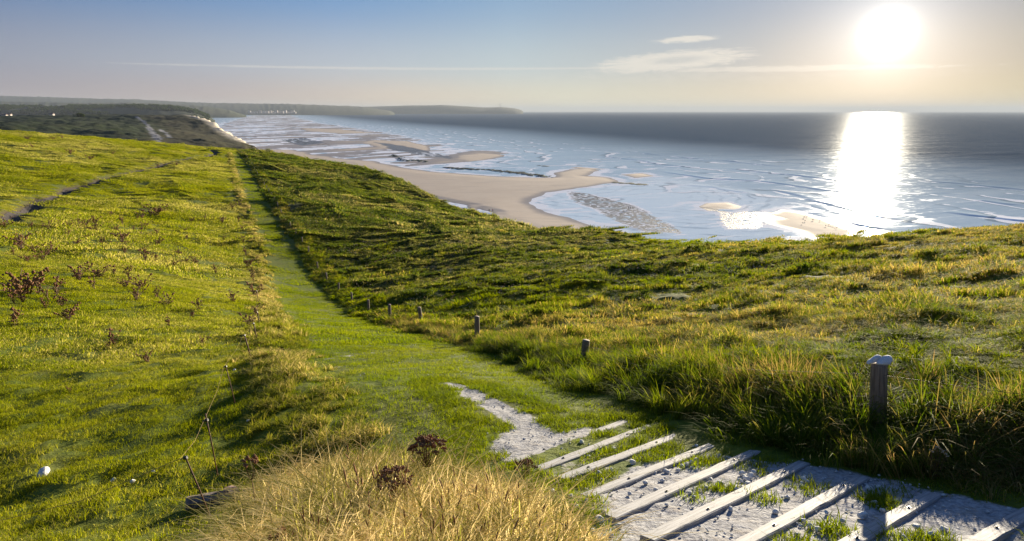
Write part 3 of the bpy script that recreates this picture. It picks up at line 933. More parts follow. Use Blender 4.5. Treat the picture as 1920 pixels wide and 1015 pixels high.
# ------------------------------------------------------------------ haze
def build_haze():
    me = bpy.data.meshes.new('haze')
    bm = bmesh.new()
    bmesh.ops.create_cube(bm, size=1.0)
    for v in bm.verts:
        v.co = Vector((v.co.x * 100000, v.co.y * 100000, -7.2 if v.co.z < 0 else 300))
    bm.to_mesh(me); bm.free()
    m, N = new_mat('air')
    pv = N.n('ShaderNodeVolumePrincipled', {'Color': (0.38, 0.44, 0.53, 1), 'Density': HAZE, 'Anisotropy': 0.1})
    o = N.n('ShaderNodeOutputMaterial')
    N.t.links.new(pv.outputs[0], o.inputs['Volume'])
    me.materials.append(m)
    link(bpy.data.objects.new('haze', me), kind='stuff')


HAZE = 5.0e-5
build_haze()

# ------------------------------------------------------------------ grass prototypes (kept out of the scene, used as scattered stuff)
def blades_mesh(name, size, n, h, hv, w, bend, mat, lean=0.0, clump=0, shape='round', tipw=0.0, segs=2, droop=0.0, seed=0):
    g = np.random.default_rng(seed + 100)
    if clump:
        ccx = g.uniform(-size / 2, size / 2, clump); ccy = g.uniform(-size / 2, size / 2, clump)
        k = g.integers(0, clump, n)
        rad = np.abs(g.normal(0, size * 0.09, n)); th = g.uniform(0, 2 * np.pi, n)
        x = ccx[k] + rad * np.cos(th); y = ccy[k] + rad * np.sin(th)
        ang = th + g.normal(0, 0.7, n)
    else:
        x = g.uniform(-size / 2, size / 2, n); y = g.uniform(-size / 2, size / 2, n)
        ang = g.uniform(0, 2 * np.pi, n)
    hh = h * np.clip(1 + hv * g.normal(0, 1, n), 0.3, 2.2)
    bd = bend * hh * g.uniform(0.3, 1.3, n)
    fx = np.cos(ang); fy = np.sin(ang)
    px_ = -fy; py_ = fx
    ww = w * g.uniform(0.6, 1.4, n) / 2
    var = g.uniform(0, 1, n)
    lx = lean * hh
    V = []; A = []
    ts = [0, 0.5, 1.0] if segs == 2 else [0, 0.4, 0.75, 1.0]
    for t in ts:
        cxp = x + fx * bd * t ** 2 + lx * t; cyp = y + fy * bd * t ** 2
        cz = hh * (t - droop * t ** 3) * (1 - 0.25 * bend * t * t) - 0.015
        wt = ww * (1.0 if t == 0 else (0.85 if t < 1 else tipw))
        col = np.stack([var, np.full(n, t), g.uniform(0, 1, n), np.ones(n)], -1)
        if t < 1 or tipw > 0:
            V.append(np.stack([cxp - px_ * wt, cyp - py_ * wt, cz], -1)); V.append(np.stack([cxp + px_ * wt, cyp + py_ * wt, cz], -1))
            A += [col, col]
        else:
            V.append(np.stack([cxp, cyp, cz], -1)); A.append(col)
    nv = len(V)
    V = np.stack(V, 1); A = np.stack(A, 1)
    base = np.arange(n)[:, None] * nv
    faces = []
    i = 0
    while i + 3 < nv:
        faces.append(np.concatenate([base + i, base + i + 1, base + i + 3, base + i + 2], 1)); i += 2
    quads = np.concatenate(faces)
    if tipw > 0:
        me = mesh_np(name, V.reshape(-1, 3), quads, mat, smooth=True)
    else:
        tris = np.concatenate([base + nv - 3, base + nv - 2, base + nv - 1], 1)
        me = mesh_np(name, V.reshape(-1, 3), quads.tolist() + tris.tolist(), mat, smooth=True)
    color_attr(me, 'bl', A.reshape(-1, 4))
    return me


def join_np(meshes, name):
    bm = bmesh.new()
    mats = []
    for m_ in meshes:
        off = len(mats)
        f0 = len(bm.faces)
        bm.from_mesh(m_)
        bm.faces.ensure_lookup_table()
        for f in bm.faces[f0:]:
            f.material_index = f.material_index + off
        mats += list(m_.materials)
    me = bpy.data.meshes.new(name)
    bm.to_mesh(me); bm.free()
    for m_ in mats:
        me.materials.append(m_)
    return me


def flower_dots(name, size, n, h, s, mat, seed=0):
    g = np.random.default_rng(seed)
    V = []; Fc = []
    for i in range(n):
        x, y = g.uniform(-size / 2, size / 2, 2); z = h * g.uniform(0.7, 1.25); r = s * g.uniform(0.6, 1.3)
        b = len(V)
        V += [(x + r, y, z), (x, y + r, z), (x - r, y, z), (x, y - r, z), (x, y, z + r), (x, y, z - r)]
        for a in range(4):
            Fc += [(b + a, b + (a + 1) % 4, b + 4), (b + (a + 1) % 4, b + a, b + 5)]
    return mesh_np(name, np.array(V), Fc, mat, smooth=False)


def collection(name, meshes):
    c = bpy.data.collections.new(name)
    for i, m_ in enumerate(meshes):
        c.objects.link(bpy.data.objects.new('%s_%02d' % (name, i), m_))
    return c


def scatter(name, label, cat, coll, x, y, scl, zf=None, tilt=True, zoff=0.0, nproto=1, kind='stuff', zs=None):
    """one object of kind stuff: points that carry a rotation, a scale and a prototype number"""
    x = np.asarray(x); y = np.asarray(y); n = len(x)
    if n == 0: return
    hf = zf or (lambda a, b: full_h(a, b)[0])
    z = hf(x, y)
    e = 0.25
    zx = (hf(x + e, y) - hf(x - e, y)) / (2 * e); zy = (hf(x, y + e) - hf(x, y - e)) / (2 * e)
    if not tilt: zx = zx * 0.3; zy = zy * 0.3
    me = bpy.data.meshes.new(name)
    me.vertices.add(n); me.vertices.foreach_set('co', np.stack([x, y, z + zoff], -1).astype(np.float32).ravel())
    # rotation: spin about the ground normal
    spin = rng.uniform(0, 2 * np.pi, n)
    rot = np.empty((n, 3), np.float32)
    for i in range(n):
        q = Vector((0, 0, 1)).rotation_difference(Vector((-zx[i], -zy[i], 1)))
        eu = (q.to_matrix() @ Matrix.Rotation(spin[i], 3, 'Z')).to_euler()
        rot[i] = eu
    a = me.attributes.new('rot', 'FLOAT_VECTOR', 'POINT'); a.data.foreach_set('vector', rot.ravel())
    if zs is None: zs = np.ones(n)
    sv = np.stack([scl, scl, scl * zs], -1).astype(np.float32)
    a = me.attributes.new('scl', 'FLOAT_VECTOR', 'POINT'); a.data.foreach_set('vector', sv.ravel())
    a = me.attributes.new('idx', 'INT', 'POINT'); a.data.foreach_set('value', rng.integers(0, len(coll.objects), n).astype(np.int32))
    o = bpy.data.objects.new(name, me)
    link(o, kind=kind, label=label, cat=cat)
    t = bpy.data.node_groups.new(name, 'GeometryNodeTree')
    t.interface.new_socket('Geometry', in_out='INPUT', socket_type='NodeSocketGeometry')
    t.interface.new_socket('Geometry', in_out='OUTPUT', socket_type='NodeSocketGeometry')
    L = t.links
    gi = t.nodes.new('NodeGroupInput'); go = t.nodes.new('NodeGroupOutput')
    ci = t.nodes.new('GeometryNodeCollectionInfo')
    ci.inputs['Collection'].default_value = coll
    ci.inputs['Separate Children'].default_value = True
    ci.inputs['Reset Children'].default_value = True
    ip = t.nodes.new('GeometryNodeInstanceOnPoints')
    ip.inputs['Pick Instance'].default_value = True
    def attr(nm, ty):
        a_ = t.nodes.new('GeometryNodeInputNamedAttribute'); a_.data_type = ty
        a_.inputs['Name'].default_value = nm
        return a_.outputs['Attribute']
    L.new(gi.outputs[0], ip.inputs['Points'])
    L.new(ci.outputs[0], ip.inputs['Instance'])
    L.new(attr('idx', 'INT'), ip.inputs['Instance Index'])
    e2r = t.nodes.new('FunctionNodeEulerToRotation')
    L.new(attr('rot', 'FLOAT_VECTOR'), e2r.inputs[0])
    L.new(e2r.outputs[0], ip.inputs['Rotation'])
    L.new(attr('scl', 'FLOAT_VECTOR'), ip.inputs['Scale'])
    L.new(ip.outputs[0], go.inputs[0])
    md = o.modifiers.new('scatter', 'NODES')
    md.node_group = t
    return o


def jgrid(step, r0, r1, amin=-56, amax=56, jit=0.9):
    """jittered square grid of points in the sector seen from the path, between two ranges"""
    n = int(r1 / step) + 2
    ii = np.arange(-n, n + 1) * step
    X, Y = np.meshgrid(ii, ii[ii > -1])
    X = X.ravel() + rng.uniform(-0.5, 0.5, X.size) * step * jit
    Y = Y.ravel() + rng.uniform(-0.5, 0.5, Y.size) * step * jit
    r = np.hypot(X, Y)
    a = np.degrees(np.arctan2(X, Y))
    m = (r >= r0) & (r < r1) & (a > amin) & (a < amax)
    return X[m], Y[m]


def zone(x, y):
    dF, sF, aF = line_dist(x, y, FENCE)
    dS, sS, aS = line_dist(x, y, STRIP)
    dE, sE, _ = line_dist(x, y, EDGE)
    dR, sR, _ = line_dist(x, y, RIDGE)
    f = np.where(sF > 0, dF, -dF)        # + = meadow side
    s = np.where(sS > 0, dS, -dS)        # + = path side
    e = np.where(sE > 0, dE, -dE)        # + = over the brink
    rr_ = np.where((sR > 0) & (x < -60) & (y > 120), dR, -dR)
    return f, s, e, rr_


def chalk_at(x, y):
    a = sstep(-0.10, 0.08, poly_sdf(x, y, CHALK_A)); b = sstep(-0.10, 0.15, poly_sdf(x, y, CHALK_B)); c = 0.5 * sstep(-0.1, 0.2, poly_sdf(x, y, CHALK_C))
    return np.maximum(np.maximum(a, b), c)


def spike_mesh(seed):
    g = random.Random(seed + 70)
    V = []; Fc = []
    for i in range(7):
        x, y = g.uniform(-.15, .15), g.uniform(-.15, .15); h = g.uniform(.22, .33); lx, ly = g.gauss(0, .035), g.gauss(0, .035)
        def ring(t, r):
            b = len(V); c = (x + lx * t * t, y + ly * t * t, h * t)
            for a in range(4): V.append((c[0] + r * math.cos(a * 1.5708), c[1] + r * math.sin(a * 1.5708), c[2]))
            return b
        rs__ = [ring(t, r) for t, r in ((0, .0008), (.5, .0008), (.84, .0008), (.87, .0032), (.94, .0036), (1.0, .001))]
        for a, b in zip(rs__[:-1], rs__[1:]):
            for j in range(4): Fc.append((a + j, a + (j + 1) % 4, b + (j + 1) % 4, b + j))
    return mesh_np('spike', np.array(V), Fc, M_seed)


# short grazed turf
turf0 = collection('turf_close', [blades_mesh('turf', 0.5, 1200, 0.036, 0.5, 0.004, 0.9, M_pasture, seed=i) for i in range(4)])
turf1 = collection('turf_mid', [blades_mesh('turf', 1.2, 1600, 0.052, 0.55, 0.010, 0.9, M_pasture, seed=10 + i) for i in range(4)])
turf2 = collection('turf_far', [blades_mesh('turf', 4.0, 2600, 0.085, 0.6, 0.036, 0.8, M_pasture, seed=20 + i) for i in range(4)])
for nm, coll, step, r0, r1, ov in (('pasture_grass', turf0, 0.33, 1.0, 13, 1.0), ('pasture_grass', turf1, 0.72, 12.5, 38, 1.0), ('pasture_grass', turf2, 2.3, 37, 230, 1.0)):
    x, y = jgrid(step, r0, r1)
    f, s, e, r_ = zone(x, y)
    hwid = {0.33: 0.1, 0.72: 0.45, 2.3: 1.9}[step]
    m = (s < -hwid) & (e < 0) & (r_ < 3) & (f < 0)
    if r0 > 30:
        m &= line_dist(x, y, TRACK)[0] > 2.6
    scatter(nm, 'short grazed grass covering the sloping pasture', 'grass', coll, x[m], y[m], rng.uniform(0.85, 1.25, m.sum()), zs=rng.uniform(0.7, 1.35, m.sum()))

x, y = jgrid(0.95, 25, 230)
dt_ = line_dist(x, y, TRACK)[0]
f, s, e, r_ = zone(x, y)
m = (((dt_ > 0.95) & (dt_ < 3.6) & (s < -0.4)) | ((s < -0.35) & (s > -3.2) & (dt_ > 0.9) & (y > 35))) & (r_ < 3) & (f < 0)
scatter('pasture_grass', 'short grazed grass right beside the worn sheep track', 'grass', turf1, x[m], y[m], rng.uniform(0.85, 1.25, m.sum()))

pth0 = collection('path_close', [blades_mesh('path_turf', 0.5, 850, 0.034, 0.5, 0.0045, 0.9, M_path, seed=30 + i) for i in range(4)])
pth1 = collection('path_mid', [blades_mesh('path_turf', 1.1, 1100, 0.045, 0.5, 0.011, 0.9, M_path, seed=40 + i) for i in range(4)])
pth2 = collection('path_far', [blades_mesh('path_turf', 2.2, 1700, 0.045, 0.5, 0.030, 0.8, M_path, seed=50 + i) for i in range(3)])
for coll, step, r0, r1 in ((pth0, 0.38, 2.0, 13), (pth1, 0.85, 12.5, 38), (pth2, 1.8, 37, 190)):
    x, y = jgrid(step, r0, r1)
    f, s, e, r_ = zone(x, y)
    hwid = {0.38: 0.05, 0.85: 0.4, 1.8: 0.85}[step]
    m = (s > hwid) & (f < -hwid * 0.8) & (r_ < 3) & (e < 0) & (rng.uniform(0, 1, len(x)) > chalk_at(x, y) * 1.6) & ((r0 > 5) | (poly_sdf(x, y, CHALK_A) < -0.30)) & clear_of_boards(x, y, 0.24)
    scatter('path_grass', 'mown green grass along the walking path', 'grass', coll, x[m], y[m], rng.uniform(0.85, 1.2, m.sum()), zs=rng.uniform(0.7, 1.3, m.sum()))

# rough meadow
md0 = collection('meadow_close', [blades_mesh('meadow', 0.6, 680, 0.17, 0.45, 0.0065, 0.8, M_meadow, clump=9, segs=3, droop=0.25, seed=60 + i) for i in range(5)])
md1 = collection('meadow_mid', [blades_mesh('meadow', 1.5, 1500, 0.16, 0.4, 0.013, 0.9, M_meadow, clump=16, segs=3, droop=0.25, seed=70 + i) for i in range(4)])
md2 = collection('meadow_far', [blades_mesh('meadow', 3.0, 2300, 0.14, 0.45, 0.030, 1.0, M_meadow, clump=26, droop=0.2, seed=80 + i) for i in range(4)])
for coll, step, r0, r1 in ((md0, 0.34, 2.5, 13), (md1, 0.85, 12, 34), (md2, 1.8, 33, 75)):
    x, y = jgrid(step, r0, r1)
    f, s, e, r_ = zone(x, y)
    bowl = sstep(14, 34, np.hypot(x, y)) * sstep(14, 6, x)       # the bowl left of the meadow belongs to the scrub
    m = (f > -0.05) & (e < 1.0) & (rng.uniform(0, 1, len(x)) > bowl * 0.9)
    sc_ = (0.9 + 0.55 * fbm(x[m] * 0.5, y[m] * 0.5, 2, 5)) * rng.uniform(0.85, 1.15, m.sum())
    scatter('meadow_grass', 'long wind-combed grass of the rough seaward meadow', 'grass', coll, x[m], y[m], np.clip(sc_, 0.6, 1.5), zs=np.clip(1 + 1.1 * fbm(x[m] * 0.35, y[m] * 0.35, 2, 15), 0.45, 1.7))

# scrub of the bowl and the coastal slope: leafy, darker
sb1 = [blades_mesh('scrub', 1.6, 1500, 0.12, 0.5, 0.035, 1.1, M_scrub, clump=14, seed=90 + i) for i in range(3)]
sb1 += [join_np([sb1[0], flower_dots('dots', 1.5, 34, 0.20, 0.020, M_pale_seed, 5)], 'scrub_flowered'), join_np([sb1[1], flower_dots('dots', 1.5, 16, 0.24, 0.03, M_seed, 6)], 'scrub_seeded')]
sb2 = [blades_mesh('scrub', 4.0, 2600, 0.15, 0.55, 0.065, 1.1, M_scrub, clump=60, seed=95 + i) for i in range(4)]
scb1 = collection('scrub_mid', sb1); scb2 = collection('scrub_far', sb2)
for coll, step, r0, r1 in ((scb1, 0.95, 13, 75), (scb2, 2.1, 60, 260)):
    x, y = jgrid(step, r0, r1, -40, 30)
    f, s, e, r_ = zone(x, y)
    bowl = np.maximum(sstep(14, 34, np.hypot(x, y)) * sstep(14, 6, x), sstep(60, 75, np.hypot(x, y)))
    m = (f > step * 0.8) & (e < 6) & (rng.uniform(0, 1, len(x)) < bowl)
    scatter('coastal_scrub', 'dark leafy scrub and weeds on the slope above the beach', 'scrub', coll, x[m], y[m], rng.uniform(0.8, 1.25, m.sum()), zs=np.clip(1 + 1.2 * fbm(x[m] * 0.15, y[m] * 0.15, 3, 25), 0.4, 1.6))

# tall verge along the fence
M_verge = blade_mat('verge_blades', ((0.055, 0.095, 0.010), (0.13, 0.155, 0.016)), (0.27, 0.19, 0.075), 1.1, (0.42, 0.95), 0.5)
vg0 = collection('verge_close', [blades_mesh('verge', 0.4, 330, [0.20, 0.17, 0.15, 0.22, 0.13, 0.18][i], 0.42, 0.005, [0.5, 1.0, 1.1, 0.6, 0.9, 1.0][i], M_verge, clump=[5, 9, 7, 4, 12, 6][i], segs=3, droop=[0.1, 0.25, 0.2, 0.1, 0.2, 0.3][i], lean=[0.2, -0.2, 0.1, -0.3, 0.3, 0][i], seed=120 + i) for i in range(6)])
vg1 = collection('verge_far', [blades_mesh('verge', 0.7, 420, 0.22, 0.35, 0.022, 0.8, M_meadow, clump=6, segs=3, droop=0.2, seed=130 + i) for i in range(4)])


def along(pts, step, wid, lo=0, hi=1e9, off=0.0):
    p = np.array(pts); sg = np.r_[0, np.cumsum(np.hypot(*np.diff(p, axis=0).T))]
    n = int((min(hi, sg[-1]) - lo) / step)
    s_ = np.sort(rng.uniform(lo, min(hi, sg[-1]), n))
    X = np.interp(s_, sg, p[:, 0]); Y = np.interp(s_, sg, p[:, 1])
    X2 = np.interp(s_ + 0.5, sg, p[:, 0]); Y2 = np.interp(s_ + 0.5, sg, p[:, 1])
    dx, dy = X2 - X, Y2 - Y; l = np.hypot(dx, dy) + 1e-6
    w_ = rng.normal(0, wid * 0.5, n) + off
    return X + dy / l * w_, Y - dx / l * w_, s_


x, y, s_ = along(FENCE, 0.045, 0.40, 0, 22, 0.0)
x_, y_, s2_ = along(FENCE, 0.022, 0.55, 0, 8.5, -0.22)
x = np.r_[x, x_]; y = np.r_[y, y_]
kb_ = clear_of_boards(x, y, 0.20) & (np.hypot(x - FENCE[1][0] + 0.09, y - FENCE[1][1] + 0.16) > 0.26); x = x[kb_]; y = y[kb_]
k = np.hypot(x, y) > 2.3
scatter('verge_grass', 'tall tangled grass under the wire fence beside the steps and path', 'grass', vg0, x[k], y[k], rng.uniform(0.75, 1.25, k.sum()))
x, y, s_ = along(FENCE, 0.09, 0.5, 20, 300, 0.25)
k = y < 180
scatter('verge_grass', 'tall dark grass line under the far part of the wire fence', 'grass', vg1, x[k], y[k], rng.uniform(0.8, 1.4, k.sum()))

# dry strip between path and pasture, and the dry bank in front
dr0 = collection('dry_close', [blades_mesh('dry', 0.42, 210, 0.205, 0.38, 0.0034, [0.5, 0.9, 0.7, 1.2, 0.6][i], M_dry, clump=[3, 6, 12, 4, 8][i], segs=3, droop=0.2, lean=[0.25, -0.2, 0, 0.3, -0.3][i], seed=140 + i) for i in range(5)])
dr1 = collection('dry_strip', [blades_mesh('dry', 0.5, 330, 0.13, 0.4, 0.006, 0.9, M_tuss, clump=5, segs=3, droop=0.2, seed=150 + i) for i in range(4)])
dr2 = collection('dry_far', [blades_mesh('dry', 0.9, 330, 0.20, 0.4, 0.018, 0.9, M_tuss, clump=6, segs=2, seed=160 + i) for i in range(3)])
x, y, s_ = along(STRIP, 0.05, 0.5, 0, 10)
scatter('dry_grass', 'low straw-yellow tussocks between path and electric fence', 'grass', dr1, x, y, rng.uniform(0.4, 1.0, len(x)))
x, y, s_ = along(STRIP, 0.16, 0.6, 9, 170)
k = y < 165
scatter('dry_grass', 'straw-yellow grass strip edging the far path', 'grass', dr2, x[k], y[k], rng.uniform(0.35, 0.9, k.sum()))
BANK = hits([(490, 1005), (525, 955), (600, 915), (700, 910), (800, 932), (890, 960), (970, 992), (1030, 1030)]) + [(0.20, 1.9), (0.12, 1.35), (-0.5, 1.3), (-0.95, 1.8)]
n = 2600
x = rng.uniform(-2.6, 0.7, n); y = rng.uniform(0.9, 4.2, n)
sdb = poly_sdf(x, y, BANK)
k = (sdb > -0.05) & (np.hypot(x, y) > 1.5) & (fbm(x * 2.2, y * 2.2, 2, 31) > -0.20)
spk = k & (x > -0.75 + rng.normal(0, 0.12, n)) & (rng.uniform(0, 1, n) < 0.13)
zsb = np.clip(0.55 + sdb[k] * 1.2, 0.5, 1.0)
scatter('dry_grass', 'mass of tall golden dry grass on the bank below the steps', 'grass', dr0, x[k], y[k], rng.uniform(0.85, 1.15, k.sum()), zs=zsb, tilt=False)
spm = []
for i in range(3):
    spm.append(spike_mesh(i))
spc = collection('seed_spikes', spm)
zsb = np.clip(0.6 + (poly_sdf(x, y, BANK))[spk] * 1.2, 0.55, 1.0)
lng = collection('bent_stems', [blades_mesh('bent_stem', 0.4, 26, 0.30, 0.3, 0.0042, 1.3, M_dry, segs=3, droop=0.35, seed=190 + i) for i in range(4)])
lk = k & (rng.uniform(0, 1, n) < 0.35)
scatter('bent_stems', 'long bent straw stems arching out of the golden dry grass', 'grass', lng, x[lk], y[lk], rng.uniform(0.8, 1.15, lk.sum()), tilt=False)
scatter('seed_spikes', 'dark ripe seed spikes standing among the golden dry grass', 'grass', spc, x[spk], y[spk], rng.uniform(0.9, 1.15, spk.sum()), zs=zsb, tilt=False)
gr_bank = collection('bank_green', [blades_mesh('bank_green', 0.35, 160, 0.13, 0.4, 0.006, 0.9, M_meadow, clump=4, segs=3, droop=0.2, seed=170 + i) for i in range(3)])
x = rng.uniform(-2.9, 1.0, 900); y = rng.uniform(1.0, 4.6, 900)
sdb = poly_sdf(x, y, BANK)
k = (sdb > -0.14) & (np.hypot(x, y) > 1.4) & (poly_sdf(x, y, CHALK_B) < 0.1)
scatter('bank_grass', 'green undergrowth round the foot of the golden dry grass', 'grass', gr_bank, x[k], y[k], rng.uniform(0.7, 1.2, k.sum()))

# ------------------------------------------------------------------ step boards
def hz1(x, y):
    return float(full_h(np.array([x]), np.array([y]))[0][0])


def box_bm(bm, lx, ly, lz, mat=None, bev=0.0):
    r = bmesh.ops.create_cube(bm, size=1.0)
    for v in r['verts']:
        v.co = Vector((v.co.x * lx, v.co.y * ly, v.co.z * lz))
        if mat is not None: v.co = mat @ v.co
    return r['verts']


def bm_obj(name, bm, mat, parent=None, smooth=False, **kw):
    me = bpy.data.meshes.new(name)
    bm.to_mesh(me); bm.free()
    if mat: me.materials.append(mat)
    if smooth:
        me.polygons.foreach_set('use_smooth', np.ones(len(me.polygons), bool))
    return link(bpy.data.objects.new(name, me), parent=parent, **kw)


def step_board_mesh(L, W, T, seed):
    g = random.Random(seed)
    bm = bmesh.new()
    n = 14
    ring = []
    for i in range(n + 1):
        u = -L / 2 + L * i / n
        wob = 0.0012 * math.sin(i * 0.45 + seed) + g.uniform(-0.0015, 0.0015)
        w1 = W / 2 + g.uniform(-0.0025, 0.0025); w2 = W / 2 + g.uniform(-0.0025, 0.0025)
        sk = (0.006 * g.uniform(-1, 1)) if i in (0, n) else 0
        b = 0.006
        pts = [(-w1, -T), (w2, -T), (w2, -b), (w2 - b, 0), (-w1 + b, 0), (-w1, -b)]
        ring.append([bm.verts.new((u + sk, p[0] + wob, p[1] + g.uniform(-0.0008, 0.0008))) for p in pts])
    for a, b_ in zip(ring[:-1], ring[1:]):
        for j in range(6):
            bm.faces.new((a[j], a[(j + 1) % 6], b_[(j + 1) % 6], b_[j]))
    bm.faces.new(ring[0][::-1]); bm.faces.new(ring[-1])
    bmesh.ops.recalc_face_normals(bm, faces=bm.faces)
    return bm


def bolt_mesh():
    bm = bmesh.new()
    bmesh.ops.create_cone(bm, cap_ends=True, segments=16, radius1=0.011, radius2=0.0105, depth=0.003, matrix=Matrix.Translation((0, 0, 0.0015)))
    bmesh.ops.create_cone(bm, cap_ends=True, segments=6, radius1=0.0065, radius2=0.006, depth=0.006, matrix=Matrix.Translation((0, 0, 0.006)))
    me = bpy.data.meshes.new('bolt'); bm.to_mesh(me); bm.free(); me.materials.append(M_bolt)
    return me


bolt_me = bolt_mesh()


board_tf = []
for i, (a, b, lab, bolts) in enumerate(boards):
    pa, pb = plane_pt(*a), plane_pt(*b)
    c = (pa + pb) / 2
    d = pb - pa; L = d.length
    xa = d.normalized()
    nrm = Vector((0, 0.24, 1)).normalized()
    ya = nrm.cross(xa).normalized(); za = xa.cross(ya)
    W = 0.082 + 0.003 * (i % 3)
    bm = step_board_mesh(L, W, 0.05, i + 3)
    o = bm_obj('step_board', bm, M_plank, label=lab, cat='step board')
    M = Matrix.Translation(c) @ Matrix((xa, ya, za)).transposed().to_4x4()
    o.matrix_world = M
    board_tf.append((M, L, W))
    for t_ in bolts:
        bo = bpy.data.objects.new('bolt', bolt_me)
        link(bo, parent=o)
        bo.location = ((t_ - 0.5) * L, rnd.uniform(-0.01, 0.01), 0.0)

# ------------------------------------------------------------------ stones
def stone_mesh(name, seed, mat=None, flat=0.7, sub=2, ang=0.35):
    bm = bmesh.new()
    bmesh.ops.create_icosphere(bm, subdivisions=sub, radius=1.0)
    g = random.Random(seed)
    planes = [(Vector((g.gauss(0, 1), g.gauss(0, 1), g.gauss(0, 1))).normalized(), g.uniform(0.55, 0.85)) for _ in range(9)]
    for v in bm.verts:
        p = v.co.copy()
        for n_, d_ in planes:
            k = p.dot(n_)
            if k > d_: p -= n_ * (k - d_) * 0.92
        p *= 1 + g.uniform(-0.03, 0.03)
        v.co = Vector((p.x, p.y * 0.85, p.z * flat))
    me = bpy.data.meshes.new(name); bm.to_mesh(me); bm.free(); me.materials.append(mat or M_chalk)
    return me


stones = [stone_mesh('chalk_stone', i) for i in range(7)]
small_stones = [stone_mesh('chalk_rubble', 20 + i, sub=1) for i in range(6)]


def place_stone(px, py, size_px, label, group=None, flat=1.0, me=None, name='chalk_stone', cat='stone', pos=None, scl=None):
    p = pos or hit(px, py)
    depth = p[1] * cp + (EYE - p[2]) * sp
    s = scl or size_px / F * depth / 2 * 1.35
    o = bpy.data.objects.new(name, me or rnd.choice(stones))
    link(o, label=label, cat=cat, group=group)
    o.location = (p[0], p[1], p[2] + s * 0.35 + (0.012 if pos is None else 0))
    o.scale = (s, s, s * flat)
    o.rotation_euler = (rnd.uniform(-.3, .3), rnd.uniform(-.3, .3), rnd.uniform(0, 6.28))
    return o


place_stone(83, 893, 20, 'white stone lying alone in the pasture, the largest of those in the grass')
place_stone(213, 905, 9, 'small white stone in the pasture, the left one of a close pair')
place_stone(249, 907, 9, 'small white stone in the pasture, the right one of a close pair')
place_stone(288, 888, 7, 'tiny pale stone in the pasture just above the electric fence line')
place_stone(466, 792, 6, 'pale pebble in shadow beside the dry tussocks, left of the path')
place_stone(440, 697, 6, 'pale pebble by the third near fence stake')
place_stone(455, 962, 9, 'pale pebble in the shade right of the broken log')
grp = 'loose chalk stones among the step boards'
glab = 'loose white chalk stone lying among the step boards'
ORD = ['first', 'second', 'third', 'fourth', 'fifth', 'sixth', 'seventh', 'eighth', 'ninth']


def stone_label(p, px, s_):
    best = min(range(9), key=lambda i: float(line_dist(np.array([p.x]), np.array([p.y]), [tuple(plane_pt(*boards[i][0]))[:2], tuple(plane_pt(*boards[i][1]))[:2]])[0][0]))
    a, b = plane_pt(*boards[best][0]), plane_pt(*boards[best][1])
    t_ = ((p.x - a.x) * (b.x - a.x) + (p.y - a.y) * (b.y - a.y)) / (b - a).length_squared
    part = 'lower end' if t_ < 0.33 else ('middle' if t_ < 0.66 else 'upper end')
    sz_ = 'large' if s_ >= 12 else ('small' if s_ < 9 else 'fist-sized')
    return '%s white chalk stone near the %s of the %s step board from the path' % (sz_, part, ORD[best])


for (px, py, s_) in [(1392, 888, 11), (1400, 897, 10), (1388, 900, 9), (1412, 884, 9), (1403, 905, 10), (1396, 893, 8), (1408, 892, 11), (1278, 873, 8), (1272, 880, 8), (1288, 870, 9), (1296, 866, 8),
                     (1305, 862, 9), (1265, 868, 7), (1250, 883, 10), (1186, 867, 12), (1090, 834, 9), (1124, 886, 9), (1507, 898, 10), (1514, 903, 8), (1503, 905, 8), (1510, 893, 8),
                     (1122, 977, 17), (1160, 984, 11), (1080, 957, 12), (1100, 945, 10), (1132, 962, 9), (1370, 953, 9), (1453, 959, 12), (1350, 905, 10), (1630, 915, 11), (1618, 965, 15),
                     (1640, 940, 9), (1507, 975, 9), (1520, 985, 11), (1535, 992, 12), (1580, 975, 9), (1720, 988, 14), (1770, 990, 12), (1745, 1000, 11), (1110, 1000, 14), (1145, 1003, 12),
                     (1230, 918, 9), (1210, 905, 9), (1180, 925, 8), (1325, 912, 8), (1070, 935, 9), (1046, 905, 9), (1035, 925, 11), (1060, 985, 10), (1550, 960, 8), (1600, 1000, 10), (1495, 1000, 9),
                     (1665, 980, 10), (1655, 955, 8), (1695, 1005, 9), (1300, 930, 8), (1333, 897, 7), (1440, 900, 8), (1250, 945, 7)]:
    p = plane_pt(px, py, 0.012)
    place_stone(px, py, s_ * 1.05, stone_label(p, px, s_), grp, pos=(p.x, p.y, hz1(p.x, p.y)))
# fine rubble nobody could count
rub = collection('rubble', small_stones)
n = 5200
x = rng.uniform(-0.6, 3.4, n); y = rng.uniform(0.9, 7.6, n)
cden = chalk_at(x, y)
dens = cden * (0.35 + 0.65 * sstep(-0.1, 0.25, fbm(x * 1.6, y * 1.6, 2, 77)))
k = rng.uniform(0, 1, n) < dens
sz = rng.uniform(0.004, 0.013, n) * (1 + 1.0 * (rng.uniform(0, 1, n) > 0.9))
scatter('chalk_rubble', 'fine white chalk rubble spread over the steps and path', 'rubble', rub, x[k], y[k], sz[k], zoff=0.002)
x2 = rng.uniform(-5, 1.2, 500); y2 = rng.uniform(4.5, 14, 500)
f, s, e, r_ = zone(x2, y2)
k = (s > 0.2) & (f < -0.2) & (fbm(x2 * 0.8, y2 * 0.8, 2, 5) > 0.12)
scatter('path_pebbles', 'scattered chalk pebbles in the path turf', 'pebbles', rub, x2[k], y2[k], rng.uniform(0.006, 0.016, k.sum()), zoff=0.01)

